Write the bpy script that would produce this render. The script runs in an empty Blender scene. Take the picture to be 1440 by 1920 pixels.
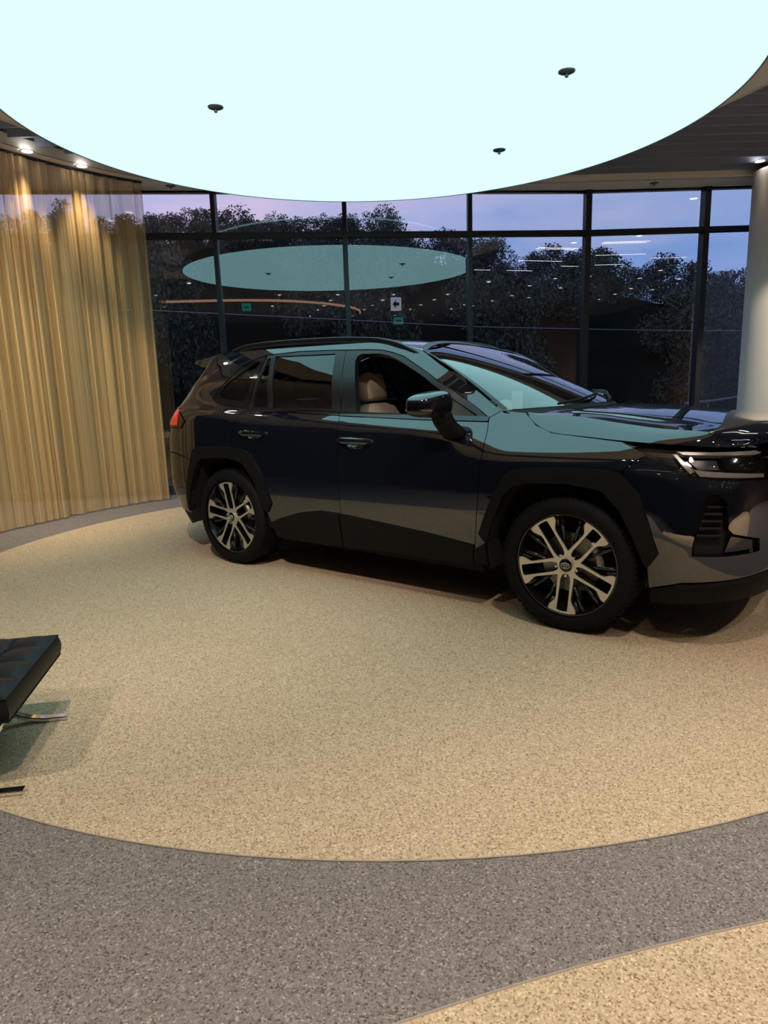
import bpy, bmesh, math, random
import numpy as np
from mathutils import Vector, Matrix
from mathutils.geometry import delaunay_2d_cdt

# ------------------------------------------------------------------ scene, camera, sky, exposure
scene = bpy.context.scene
COL = scene.collection
random.seed(11); RNG = np.random.default_rng(11)

CAM_H, PITCH, ROLL, FPX = 1.3884, 0.1948, -0.0307, 1270.8
cam_d = bpy.data.cameras.new('camera'); cam = bpy.data.objects.new('camera', cam_d); COL.objects.link(cam)
_f = Vector((0, math.cos(PITCH), -math.sin(PITCH))); _u0 = Vector((0, math.sin(PITCH), math.cos(PITCH))); _r0 = Vector((1, 0, 0))
_r = _r0*math.cos(ROLL) + _u0*math.sin(ROLL); _u = -_r0*math.sin(ROLL) + _u0*math.cos(ROLL)
cam.matrix_world = Matrix(((_r.x, _u.x, -_f.x, 0), (_r.y, _u.y, -_f.y, 0), (_r.z, _u.z, -_f.z, CAM_H), (0, 0, 0, 1)))
cam_d.sensor_fit = 'VERTICAL'; cam_d.sensor_height = 36.0; cam_d.lens = 36.0*FPX/1920.0
cam_d.clip_start = 0.05; cam_d.clip_end = 400
scene.camera = cam

scene.view_settings.view_transform = 'Standard'
scene.view_settings.look = 'None'
scene.view_settings.exposure = 0.0
scene.view_settings.gamma = 1.0
scene.view_settings.use_curve_mapping = False

# light levels
SKY_STRENGTH = 1.5
DISC_EMIT = 1.6
SPOT_W = 330.0         # watts of a general showroom downlight
CURTAIN_W = 120.0      # downlights washing the curtain
LINE_EMIT = 6.0

# ------------------------------------------------------------------ node helpers
class NT:
    def __init__(self, tree): self.t = tree; self.n = tree.nodes; self.l = tree.links
    def add(self, kind, **kw):
        nd = self.n.new(kind)
        for k, v in kw.items():
            if k.startswith('i_'):
                key = k[2:]; key = int(key) if key.isdigit() else key.replace('_', ' ')
                nd.inputs[key].default_value = v
            else: setattr(nd, k, v)
        return nd
    def link(self, a, b): self.l.new(a, b)
def new_mat(name):
    m = bpy.data.materials.new(name); m.use_nodes = True; m.node_tree.nodes.clear()
    t = NT(m.node_tree); out = t.add('ShaderNodeOutputMaterial'); return m, t, out
def principled(name, col, rough=.5, metal=0., coat=0., coat_rough=.03, ior=1.5, coat_ior=1.5, spec=.5, emit=None, emit_s=0., sheen=0., noise=None, bump=None):
    m, t, out = new_mat(name); b = t.add('ShaderNodeBsdfPrincipled')
    b.inputs['Base Color'].default_value = (*col, 1); b.inputs['Roughness'].default_value = rough; b.inputs['Metallic'].default_value = metal
    b.inputs['Coat Weight'].default_value = coat; b.inputs['Coat Roughness'].default_value = coat_rough; b.inputs['IOR'].default_value = ior
    b.inputs['Coat IOR'].default_value = coat_ior; b.inputs['Specular IOR Level'].default_value = spec; b.inputs['Sheen Weight'].default_value = sheen
    if emit: b.inputs['Emission Color'].default_value = (*emit, 1); b.inputs['Emission Strength'].default_value = emit_s
    tc = t.add('ShaderNodeTexCoord')
    if noise:      # (scale, amount): gentle mottling of the colour
        nz = t.add('ShaderNodeTexNoise', i_Scale=noise[0], i_Detail=4.0); t.link(tc.outputs['Object'], nz.inputs['Vector'])
        mx = t.add('ShaderNodeMix', data_type='RGBA'); mx.inputs['A'].default_value = (*[c*(1-noise[1]) for c in col], 1); mx.inputs['B'].default_value = (*[min(1, c*(1+noise[1])) for c in col], 1)
        t.link(nz.outputs['Fac'], mx.inputs['Factor']); t.link(mx.outputs['Result'], b.inputs['Base Color'])
    if bump:       # (scale, strength, distance)
        nz2 = t.add('ShaderNodeTexNoise', i_Scale=bump[0], i_Detail=3.0); t.link(tc.outputs['Object'], nz2.inputs['Vector'])
        bp = t.add('ShaderNodeBump', i_Strength=bump[1], i_Distance=bump[2]); t.link(nz2.outputs['Fac'], bp.inputs['Height']); t.link(bp.outputs['Normal'], b.inputs['Normal'])
    t.link(b.outputs['BSDF'], out.inputs['Surface']); return m
def emission(name, col, s):
    m, t, out = new_mat(name); e = t.add('ShaderNodeEmission'); e.inputs['Color'].default_value = (*col, 1); e.inputs['Strength'].default_value = s
    t.link(e.outputs['Emission'], out.inputs['Surface']); return m
def glass_sheet(name, tint, ior, rough=0.0, refl=(1, 1, 1)):
    """thin pane: tinted see-through mixed with a mirror by Fresnel"""
    m, t, out = new_mat(name)
    tr = t.add('ShaderNodeBsdfTransparent'); tr.inputs['Color'].default_value = (*tint, 1)
    gl = t.add('ShaderNodeBsdfGlossy'); gl.inputs['Roughness'].default_value = rough; gl.inputs['Color'].default_value = (*refl, 1)
    fr = t.add('ShaderNodeFresnel', i_IOR=ior)
    geo = t.add('ShaderNodeNewGeometry')        # the same reflectance seen from either face
    mp = t.add('ShaderNodeMath', operation='MULTIPLY_ADD'); mp.inputs[1].default_value = 1/ior-ior; mp.inputs[2].default_value = ior
    t.link(geo.outputs['Backfacing'], mp.inputs[0]); t.link(mp.outputs[0], fr.inputs['IOR'])
    fr2 = t.add('ShaderNodeFresnel', i_IOR=ior); 
    mx = t.add('ShaderNodeMixShader'); t.link(fr.outputs['Fac'], mx.inputs['Fac'])
    t.link(tr.outputs[0], mx.inputs[1]); t.link(gl.outputs[0], mx.inputs[2]); t.link(mx.outputs[0], out.inputs['Surface']); return m

# dusk sky: blue dome, pink low band, soft clouds
w = bpy.data.worlds.new('dusk_sky'); scene.world = w; w.use_nodes = True; w.node_tree.nodes.clear(); t = NT(w.node_tree)
tc = t.add('ShaderNodeTexCoord'); sp = t.add('ShaderNodeSeparateXYZ'); t.link(tc.outputs['Generated'], sp.inputs[0])
rp = t.add('ShaderNodeValToRGB'); e = rp.color_ramp.elements
e[0].position = 0.0; e[0].color = (.30, .30, .52, 1); e[1].position = 1.0; e[1].color = (.20, .28, .52, 1)
for p_, c_ in ((.12, (.36, .38, .66, 1)), (.22, (.44, .43, .68, 1)), (.32, (.36, .41, .70, 1)), (.55, (.24, .34, .62, 1))):
    el = e.new(p_); el.color = c_
t.link(sp.outputs['Z'], rp.inputs['Fac'])
mp = t.add('ShaderNodeMapping'); mp.inputs['Scale'].default_value = (2.2, 2.2, 7.0); mp.inputs['Location'].default_value = (.35, .2, .1); t.link(tc.outputs['Generated'], mp.inputs['Vector'])
nz = t.add('ShaderNodeTexNoise', i_Scale=1.6, i_Detail=6.0, i_Roughness=.55); t.link(mp.outputs['Vector'], nz.inputs['Vector'])
cr = t.add('ShaderNodeValToRGB'); cr.color_ramp.elements[0].position = .46; cr.color_ramp.elements[1].position = .62; t.link(nz.outputs['Fac'], cr.inputs['Fac'])
mx = t.add('ShaderNodeMix', data_type='RGBA'); t.link(cr.outputs['Color'], mx.inputs['Factor']); t.link(rp.outputs['Color'], mx.inputs['A']); mx.inputs['B'].default_value = (.27, .35, .63, 1)
nz2 = t.add('ShaderNodeTexNoise', i_Scale=1.1, i_Detail=5.0); mp2 = t.add('ShaderNodeMapping'); mp2.inputs['Scale'].default_value = (2.0, 2.0, 9.0); mp2.inputs['Location'].default_value = (4.1, 1.2, 3.0)
t.link(tc.outputs['Generated'], mp2.inputs['Vector']); t.link(mp2.outputs['Vector'], nz2.inputs['Vector'])
cr2 = t.add('ShaderNodeValToRGB'); cr2.color_ramp.elements[0].position = .50; cr2.color_ramp.elements[1].position = .72; t.link(nz2.outputs['Fac'], cr2.inputs['Fac'])
mx2 = t.add('ShaderNodeMix', data_type='RGBA'); t.link(cr2.outputs['Color'], mx2.inputs['Factor']); t.link(mx.outputs['Result'], mx2.inputs['A']); mx2.inputs['B'].default_value = (.66, .50, .66, 1)
mr = t.add('ShaderNodeMapRange'); mr.inputs['From Min'].default_value = -.20; mr.inputs['From Max'].default_value = .30; t.link(sp.outputs['X'], mr.inputs['Value'])   # bluer away from the afterglow
mx3 = t.add('ShaderNodeMix', data_type='RGBA', blend_type='MULTIPLY'); t.link(mr.outputs[0], mx3.inputs['Factor']); t.link(mx2.outputs['Result'], mx3.inputs['A']); mx3.inputs['B'].default_value = (.56, .76, .86, 1)
bg = t.add('ShaderNodeBackground'); bg.inputs['Strength'].default_value = SKY_STRENGTH; t.link(mx3.outputs['Result'], bg.inputs['Color'])
wo = t.add('ShaderNodeOutputWorld'); t.link(bg.outputs[0], wo.inputs['Surface'])

# ------------------------------------------------------------------ object helpers
def finish(o, label=None, cat=None, group=None, kind=None):
    if label: o['label'] = label
    if cat: o['category'] = cat
    if group: o['group'] = group
    if kind: o['kind'] = kind
    return o
def empty(name, loc=(0, 0, 0), rz=0, **kw):
    o = bpy.data.objects.new(name, None); COL.objects.link(o); o.location = loc; o.rotation_euler = (0, 0, rz); o.empty_display_size = .1
    return finish(o, **kw)
def link_mesh(name, me, mat=None, parent=None, loc=(0, 0, 0), **kw):
    o = bpy.data.objects.new(name, me); COL.objects.link(o); o.location = loc
    if mat is not None:
        for m_ in (mat if isinstance(mat, (list, tuple)) else [mat]): me.materials.append(m_)
    if parent is not None: o.parent = parent
    return finish(o, **kw)
class MB:
    """collects vertices, faces and (where wanted) analytic normals for ONE mesh"""
    def __init__(self): self.v = []; self.f = []; self.n = []; self.m = []; self.custom = False
    def raw(self, verts, faces, normals=None, mi=0):
        k = len(self.v); self.v += [tuple(map(float, p)) for p in verts]; self.f += [tuple(i+k for i in q) for q in faces]; self.m += [mi]*len(faces)
        if normals is None: self.n += [None]*len(verts)
        else: self.n += [tuple(map(float, p)) for p in normals]; self.custom = True
        return self
    def box(self, x0, x1, y0, y1, z0, z1, mi=0):
        P = [(x0, y0, z0), (x1, y0, z0), (x1, y1, z0), (x0, y1, z0), (x0, y0, z1), (x1, y0, z1), (x1, y1, z1), (x0, y1, z1)]
        return self.raw(P, [(3, 2, 1, 0), (4, 5, 6, 7), (0, 1, 5, 4), (1, 2, 6, 5), (2, 3, 7, 6), (3, 0, 4, 7)], mi=mi)
    def obox(self, c, ax, ay, az, mi=0):
        """box from centre and three half-axes"""
        c, ax, ay, az = map(np.array, (c, ax, ay, az)); P = []
        for k in (-1, 1):
            for i, j in ((-1, -1), (1, -1), (1, 1), (-1, 1)): P.append(c+i*ax+j*ay+k*az)
        return self.raw(P, [(3, 2, 1, 0), (4, 5, 6, 7), (0, 1, 5, 4), (1, 2, 6, 5), (2, 3, 7, 6), (3, 0, 4, 7)], mi=mi)
    def tube(self, pts, r, n=10, closed=False, sx=None, up=(0, 0, 1), mi=0):
        """round tube, or flat bar when sx=(half width, half height) is given"""
        pts = [np.array(p, float) for p in pts]; N = len(pts); V = []
        for i, p in enumerate(pts):
            a = pts[(i-1) % N] if (closed or i) else pts[0]; b = pts[(i+1) % N] if (closed or i < N-1) else pts[-1]
            d = (b-a)/max(1e-9, np.linalg.norm(b-a)); u_ = np.array(up, float); s_ = np.cross(d, u_)
            if np.linalg.norm(s_) < 1e-6: s_ = np.cross(d, (1., 0, 0))
            s_ /= np.linalg.norm(s_); u_ = np.cross(s_, d); rr = r[i] if isinstance(r, (list, np.ndarray)) else r
            if sx is None:
                for k in range(n): an = 2*math.pi*k/n; V.append(p+rr*(math.cos(an)*s_+math.sin(an)*u_))
            else:
                c = .35; hw, hh = sx
                for (q, w_) in ((-1, -1+c), (-1+c*hh/hw, -1), (1-c*hh/hw, -1), (1, -1+c), (1, 1-c), (1-c*hh/hw, 1), (-1+c*hh/hw, 1), (-1, 1-c)): V.append(p+q*hw*s_+w_*hh*u_)
        n = n if sx is None else 8; F = []
        for i in range(N if closed else N-1):
            for k in range(n): a_ = i*n; b_ = ((i+1) % N)*n; F.append((a_+k, a_+(k+1) % n, b_+(k+1) % n, b_+k))
        if not closed: F += [tuple(range(n-1, -1, -1)), tuple((N-1)*n+k for k in range(n))]
        return self.raw(V, F, mi=mi)
    def lathe(self, prof, c=(0, 0, 0), axis='z', n=48, cap=False, mi=0, closed=False):
        V = []
        for r, h in prof:
            for k in range(n):
                a = 2*math.pi*k/n; x, y = r*math.cos(a), r*math.sin(a)
                P = {'z': (x, y, h), 'y': (x, h, y)}[axis]; V.append((c[0]+P[0], c[1]+P[1], c[2]+P[2]))
        F = []; M = len(prof)
        for i in range(M if closed else M-1):
            for k in range(n):
                q = (i*n+k, i*n+(k+1) % n, ((i+1) % M)*n+(k+1) % n, ((i+1) % M)*n+k); F.append(q if axis == 'z' else q[::-1])
        if cap: F += [tuple(range(n))[::-1], tuple((M-1)*n+k for k in range(n))]
        return self.raw(V, F, mi=mi)
    def grid(self, P, flip=False, mi=0, normals=None):
        P = np.asarray(P); a, b = P.shape[:2]; F = []
        for i in range(a-1):
            for j in range(b-1):
                q = (i*b+j, (i+1)*b+j, (i+1)*b+j+1, i*b+j+1); F.append(q[::-1] if flip else q)
        return self.raw(P.reshape(-1, 3), F, None if normals is None else np.asarray(normals).reshape(-1, 3), mi=mi)
    def build(self, name, mat=None, parent=None, smooth=False, angle=40, loc=(0, 0, 0), rz=None, **kw):
        me = bpy.data.meshes.new(name); me.from_pydata(self.v, [], self.f)
        me.polygons.foreach_set('material_index', self.m)
        if smooth or self.custom: me.polygons.foreach_set('use_smooth', [True]*len(me.polygons))
        me.update()
        o = link_mesh(name, me, mat, parent, loc, **kw)
        if rz is not None: o.rotation_euler = (0, 0, rz)
        if self.custom:
            me.normals_split_custom_set_from_vertices([n_ if n_ is not None else (0, 0, 0) for n_ in self.n])
        elif smooth:
            bm = bmesh.new(); bm.from_mesh(me)
            for ed in bm.edges:
                if len(ed.link_faces) == 2 and ed.calc_face_angle(0) > math.radians(angle): ed.smooth = False
            bm.to_mesh(me); bm.free()
        return o
def in_poly(x, y, poly):
    x = np.asarray(x); y = np.asarray(y); r = np.zeros(x.shape, bool); n = len(poly)
    for i in range(n):
        x0, y0 = poly[i]; x1, y1 = poly[(i+1) % n]
        if y0 == y1: continue
        c = ((y0 > y) != (y1 > y)) & (x < (x1-x0)*(y-y0)/(y1-y0)+x0); r ^= c
    return r
def densify(poly, res):
    out = []
    for i in range(len(poly)):
        a = np.array(poly[i], float); b = np.array(poly[(i+1) % len(poly)], float); n = max(1, int(math.ceil(np.linalg.norm(b-a)/res)))
        for k in range(n): out.append(a+(b-a)*k/n)
    return np.array(out)
def area2(p): x, y = p[:, 0], p[:, 1]; return np.sum(x*np.roll(y, -1)-np.roll(x, -1)*y)
def inset_poly(p, d):
    """move every boundary point inwards by d (counter-clockwise loops)"""
    if d == 0: return p
    a = p-np.roll(p, 1, 0); b = np.roll(p, -1, 0)-p
    na = np.stack([-a[:, 1], a[:, 0]], 1); nb = np.stack([-b[:, 1], b[:, 0]], 1)
    na /= np.maximum(1e-9, np.linalg.norm(na, axis=1))[:, None]; nb /= np.maximum(1e-9, np.linalg.norm(nb, axis=1))[:, None]
    m = na+nb; L = np.maximum(.5, np.sum(m*m, 1)/2); return p+d*m/L[:, None]
def round_poly(poly, r=.02, n=4):
    out = []; P = [np.array(q, float) for q in poly]
    for i, p in enumerate(P):
        a = P[i-1]; b = P[(i+1) % len(P)]; la = np.linalg.norm(a-p); lb = np.linalg.norm(b-p); d = min(r, .45*la, .45*lb)
        s_ = p+(a-p)/la*d; e_ = p+(b-p)/lb*d
        for k in range(n+1): u = k/n; out.append((1-u)**2*s_+2*u*(1-u)*p+u*u*e_)
    return out
def triangulate(poly, holes, res, inset):
    loops = []
    for i, q in enumerate([poly]+list(holes)):
        d = densify(q, res)
        if area2(d) < 0: d = d[::-1]
        loops.append(inset_poly(d, inset if i == 0 else -inset))
    o = loops[0]; lo, hi = o.min(0), o.max(0)
    gx, gy = np.meshgrid(np.arange(lo[0]+res*.5, hi[0], res), np.arange(lo[1]+res*.5, hi[1], res)); g = np.stack([gx.ravel(), gy.ravel()], 1)
    allb = np.concatenate(loops)
    if len(g):
        ok = in_poly(g[:, 0], g[:, 1], o)
        for hl in loops[1:]: ok &= ~in_poly(g[:, 0], g[:, 1], hl)
        g = g[ok]
    if len(g): g = g[np.min(np.linalg.norm(g[:, None]-allb[None], axis=2), 1) > res*.45]
    pts = np.concatenate([allb, g]); edges = []; k = 0
    for L in loops: n = len(L); edges += [(k+i, k+(i+1) % n) for i in range(n)]; k += n
    vv, ee, ff, ov, oe, of = delaunay_2d_cdt([Vector(map(float, p)) for p in pts], edges, [], 0, 1e-6, True)
    V = np.array([(p.x, p.y) for p in vv]); F = []
    C = np.array([V[list(q)].mean(0) for q in ff]); ok = in_poly(C[:, 0], C[:, 1], loops[0])
    for hl in loops[1:]: ok &= ~in_poly(C[:, 0], C[:, 1], hl)
    for q, k_ in zip(ff, ok):
        if k_:
            q = list(q); P = V[q]
            if area2(P) < 0: q = q[::-1]
            F.append(tuple(q))
    return V, F
def panel(mb, poly, f, res=.035, thick=.015, inset=.002, off=0., holes=(), sides=(1,), mi=0):
    """a piece of skin cut from the surface f(u,v): front face with analytic normals and a turned-in edge"""
    V, F = triangulate(poly, holes, res, inset)
    u, v = V[:, 0], V[:, 1]; e = 2e-3
    def g(u, v):
        p = f(u, v); du = f(u+e, v)-f(u-e, v); dv = f(u, v+e)-f(u, v-e); n = np.cross(du, dv); n /= np.maximum(1e-12, np.linalg.norm(n, axis=1))[:, None]
        o = off(u, v) if callable(off) else off
        return p+n*(o[:, None] if isinstance(o, np.ndarray) else o), n
    P, N = g(u, v)
    if callable(off):
        e2 = 1e-3; a = g(u+e2, v)[0]-g(u-e2, v)[0]; b = g(u, v+e2)[0]-g(u, v-e2)[0]; N = np.cross(a, b); N /= np.maximum(1e-12, np.linalg.norm(N, axis=1))[:, None]
    cnt = {}
    for q in F:
        for i in range(len(q)):
            a, b = q[i], q[(i+1) % len(q)]; cnt[(a, b)] = 1
    rim = [(a, b) for (a, b) in cnt if (b, a) not in cnt]
    for sd in sides:
        M = np.array([1, sd, 1.])
        mb.raw(P*M, F if sd > 0 else [q[::-1] for q in F], N*M, mi)
        if thick:
            RV = []; RF = []; RN = []
            for a, b in rim:
                k = len(RV); RV += [P[a], P[b], P[b]-N[b]*thick, P[a]-N[a]*thick]
                d = P[b]-P[a]; nn = np.cross(d, N[a]); nn /= max(1e-9, np.linalg.norm(nn)); RN += [nn]*4
                RF.append((k, k+3, k+2, k+1))
            mb.raw(np.array(RV)*M, RF if sd > 0 else [q[::-1] for q in RF], np.array(RN)*M, mi)
    return mb
def loft_normals(P):
    P = np.asarray(P, float); du = np.gradient(P, axis=0); dv = np.gradient(P, axis=1); n = np.cross(du, dv); n /= np.maximum(1e-12, np.linalg.norm(n, axis=2))[:, :, None]; return n
# ------------------------------------------------------------------ materials of the place
def carpet(name, dark, mid, light, flecks):
    m, t, out = new_mat(name); b = t.add('ShaderNodeBsdfPrincipled', i_Roughness=.95); b.inputs['Specular IOR Level'].default_value = .15
    tc = t.add('ShaderNodeTexCoord')
    vo = t.add('ShaderNodeTexVoronoi', i_Scale=210.0); vo.inputs['Randomness'].default_value = 1.0
    nz0 = t.add('ShaderNodeTexNoise', i_Scale=55.0, i_Detail=3.0); t.link(tc.outputs['Object'], nz0.inputs['Vector'])
    mxv = t.add('ShaderNodeMix', data_type='RGBA', blend_type='ADD'); mxv.inputs['Factor'].default_value = .012
    t.link(tc.outputs['Object'], mxv.inputs['A']); t.link(nz0.outputs['Color'], mxv.inputs['B']); t.link(mxv.outputs['Result'], vo.inputs['Vector'])
    sp = t.add('ShaderNodeSeparateColor'); t.link(vo.outputs['Color'], sp.inputs[0])
    rp = t.add('ShaderNodeValToRGB'); e = rp.color_ramp.elements; e[0].position = 0; e[0].color = (*dark, 1); e[1].position = 1; e[1].color = (*light, 1)
    k = e.new(.22); k.color = (*[c*.82 for c in mid], 1); k = e.new(.62); k.color = (*mid, 1)
    k = e.new(.9); k.color = (*flecks, 1)
    t.link(sp.outputs[0], rp.inputs['Fac'])
    nz = t.add('ShaderNodeTexNoise', i_Scale=1.3, i_Detail=3.0); t.link(tc.outputs['Object'], nz.inputs['Vector'])
    hs = t.add('ShaderNodeHueSaturation'); mp = t.add('ShaderNodeMapRange'); mp.inputs['To Min'].default_value = .93; mp.inputs['To Max'].default_value = 1.07
    t.link(nz.outputs['Fac'], mp.inputs['Value']); t.link(mp.outputs[0], hs.inputs['Value']); t.link(rp.outputs['Color'], hs.inputs['Color']); t.link(hs.outputs[0], b.inputs['Base Color'])
    bp = t.add('ShaderNodeBump', i_Strength=.55, i_Distance=.006); t.link(sp.outputs[1], bp.inputs['Height']); t.link(bp.outputs[0], b.inputs['Normal'])
    t.link(b.outputs[0], out.inputs[0]); return m
M_TAN = carpet('tan_carpet', (.20, .135, .075), (.475, .37, .24), (.66, .545, .38), (.53, .42, .285))
M_GREY = carpet('grey_carpet', (.065, .058, .054), (.185, .166, .155), (.34, .31, .29), (.23, .205, .19))
M_DARKFLOOR = principled('added_dark_floor', (.030, .028, .027), .5, noise=(2, .2))
M_SEAM = principled('carpet_edge', (.30, .26, .21), .8)
M_SLAT = principled('dark_slat', (.25, .29, .41), .6, noise=(3, .1))
M_CEIL = principled('ceiling_black', (.012, .012, .014), .9)
M_GYPS = principled('gypsum', (.85, .81, .76), .85, noise=(2, .03))
M_COLUMN = principled('column_paint', (.74, .69, .62), .6, noise=(1.5, .02))
M_DARK = principled('dark_gap', (.004, .004, .004), .9)
M_FRAME = principled('mullion', (.018, .020, .024), .45, metal=.2)
M_WALLB = principled('brown_wall', (.15, .10, .08), .7, noise=(2, .15))
M_WALLD = principled('dark_wall', (.022, .022, .025), .7, noise=(2, .15))
M_GLASS = glass_sheet('facade_glass', (.82, .84, .87), 2.1)
M_DISC = emission('luminous_membrane', (.49, .965, 1.03), DISC_EMIT)
M_RIM = principled('disc_rim', (.22, .21, .19), .5)
M_LAMP = emission('lamp_lens', (1.0, .93, .86), 14.0)
M_LINE = emission('line_lamp', (1.0, .93, .84), LINE_EMIT)
M_WHITE = principled('white_metal', (.7, .7, .7), .4)
M_STEEL = principled('sprinkler_metal', (.25, .27, .28), .35, metal=.8)
M_COPPER = emission('copper_glow', (1.0, .52, .34), 1.6)
M_CHROME = principled('chrome', (.80, .80, .82), .06, metal=1.0)

# ------------------------------------------------------------------ structure: floor, ceiling, glass front
def flat(z): return lambda u, v: np.stack([u, v, 0*u+z], -1)
def plane_obj(name, poly, z, mat, thick=.02, holes=(), res=2.0, **kw):
    return panel(MB(), poly, flat(z), res=res, thick=thick, inset=0, holes=holes).build(name, mat, **kw)
def arc(c, r, a0, a1, n): return [(c[0]+r*math.cos(math.radians(a0+(a1-a0)*k/n)), c[1]+r*math.sin(math.radians(a0+(a1-a0)*k/n))) for k in range(n+1)]
XL, XR, YB = -7.2, 10.0, -11.5
FAC = [(-6.65, 8.225), (-5.07, 8.402), (-3.505, 8.577), (-1.943, 8.752), (-.375, 8.928), (1.192, 9.103), (2.73, 9.27), (4.25, 9.28), (5.78, 9.285), (7.3, 9.29), (XR, 9.30)]
HEAD, TRANS = 3.655, 3.145
fl_poly = [(XL, YB), (XR, YB), (XR, 9.40)]+[(x, y+.12) for x, y in FAC[::-1]]+[(XL, 8.25)]
plane_obj('floor', fl_poly, 0, M_GREY, .25, kind='structure')
TC, TR = (.10, 5.22), 3.472
plane_obj('floor.001', arc(TC, TR, 0, 360, 160)[:-1], .003, M_TAN, .0035, kind='structure')
plane_obj('floor.002', arc((2.37, -5.909), 7.529, 15, 165, 120), .003, M_TAN, .0035, kind='structure')
# grey edging strip where the carpets meet
mb = MB(); mb.tube([(x, y, .0025) for x, y in arc(TC, TR+.002, 0, 360, 160)[:-1]], .0025, n=6, closed=True)
mb.build('trim_1', M_SEAM, kind='structure')
mb = MB(); mb.tube([(x, y, .003) for x, y in arc((2.37, -5.909), 7.532, 30, 150, 90)], .0032, n=6); mb.build('trim_2', M_SEAM, kind='structure')
plane_obj('floor.003', [(XL, YB), (XR, YB), (XR, -.75), (XL, -.75)], .002, M_DARKFLOOR, .002, kind='structure')  # unseen dark floor zone, added to darken what the car paint reflects
# ceiling: black void, long baffles across it, gypsum ring above the disc, gypsum soffit along the glass
mb = MB(); mb.box(XL, XR, YB, 9.45, 3.98, 4.1); mb.build('ceiling', M_CEIL, kind='structure')
mb = MB(); y = 8.78
while y > YB+.2:
    mb.box(XL+.05, XR-.05, y-.017, y+.017, 3.725, 3.90); y -= .255
mb.build('ceiling.001', M_SLAT, kind='structure')
DC, DR, DZ = (0.0, 5.25), 2.53, 3.25
plane_obj('ceiling.002', arc(DC, 3.47, 0, 360, 140)[:-1], 3.72, M_GYPS, .02, res=1.0, kind='structure')
sof = [(XR, 9.40)]+[(x, y+.10) for x, y in FAC[::-1]]+[(XL, 8.2), (XL, .9)]+[p for p in arc((.05, 5.24), 3.90, 243, 112.3, 70)]+[(XR, 8.85)]
plane_obj('ceiling.003', sof, 3.76, M_GYPS, .10, res=1.0, kind='structure')
o = plane_obj('ceiling.004', sof, HEAD, M_GYPS, .001, res=1.0, kind='structure')
# walls
mb = MB(); mb.box(XL-.15, XL, YB, 8.3, 0, 4.0); mb.build('wall_left', M_WALLD, kind='structure')
mb = MB(); mb.box(XR, XR+.15, YB, 9.4, 0, 4.0); mb.build('wall_right', M_WALLB, kind='structure')
mb = MB(); mb.box(XL-.15, XR+.15, YB-.15, YB, 0, 4.0); mb.build('wall_back', M_WALLB, kind='structure')
mb = MB()
for (x0, y0), (x1, y1) in zip(FAC[:-1], FAC[1:]):
    d = np.array([x1-x0, y1-y0]); L = np.linalg.norm(d); d /= L; n = np.array([-d[1], d[0]]); c = np.array([(x0+x1)/2, (y0+y1)/2])
    mb.obox((c[0]+n[0]*.06, c[1]+n[1]*.06, (HEAD+4.05)/2), (d[0]*L/2, d[1]*L/2, 0), (n[0]*.09, n[1]*.09, 0), (0, 0, (4.05-HEAD)/2))
mb.build('wall_front', M_GYPS, kind='structure')
# panes, mullions, transoms
for i, ((x0, y0), (x1, y1)) in enumerate(zip(FAC[:-1], FAC[1:])):
    mb = MB(); d = np.array([x1-x0, y1-y0]); L = np.linalg.norm(d); d /= L; n = np.array([-d[1], d[0]])
    if i == 5: y0, y1 = y0-.03, y1+.03      # this bay's panes sit skewed in their frame
    for z0, z1 in ((.05, TRANS), (TRANS, HEAD)):
        mb.raw([(x0, y0, z0), (x1, y1, z0), (x1, y1, z1), (x0, y0, z1)], [(0, 1, 2, 3)])
    mb.build('window_%d' % (i+1), M_GLASS, kind='structure')
    c = np.array([(x0+x1)/2, (y0+y1)/2])
    mb = MB(); mb.obox((c[0], c[1], TRANS), (d[0]*L/2, d[1]*L/2, 0), (n[0]*.06, n[1]*.06, 0), (0, 0, .030))
    mb.obox((c[0], c[1], .06), (d[0]*L/2, d[1]*L/2, 0), (n[0]*.06, n[1]*.06, 0), (0, 0, .06))
    mb.build('trim_%d' % (i+10), M_FRAME, kind='structure')
for i, (x0, y0) in enumerate(FAC[:-1]):
    wv = .026 if i < 6 else .036
    mb = MB(); mb.box(x0-wv, x0+wv, y0-.075, y0+.075, 0, HEAD); mb.build('trim_%d' % (i+30), M_FRAME, kind='structure')

# round column at the right with two black slots
colm = empty('column', (4.985, 8.58, 0), label='round pale painted column standing before the glass at the right edge', cat='column')
mb = MB(); mb.lathe([(.46, 0), (.46, 3.66)], n=96); mb.build('shaft', M_COLUMN, colm, smooth=True)
for a in (-121.5, -117.5):
    ar = math.radians(a); mb = MB(); p = np.array([.459*math.cos(ar), .459*math.sin(ar)])
    tdir = np.array([-math.sin(ar), math.cos(ar)])
    mb.obox((p[0], p[1], 1.06), (tdir[0]*.010, tdir[1]*.010, 0), (math.cos(ar)*.004, math.sin(ar)*.004, 0), (0, 0, .245)); mb.build('slot', M_DARK, colm, label='black vertical slot')

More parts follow.
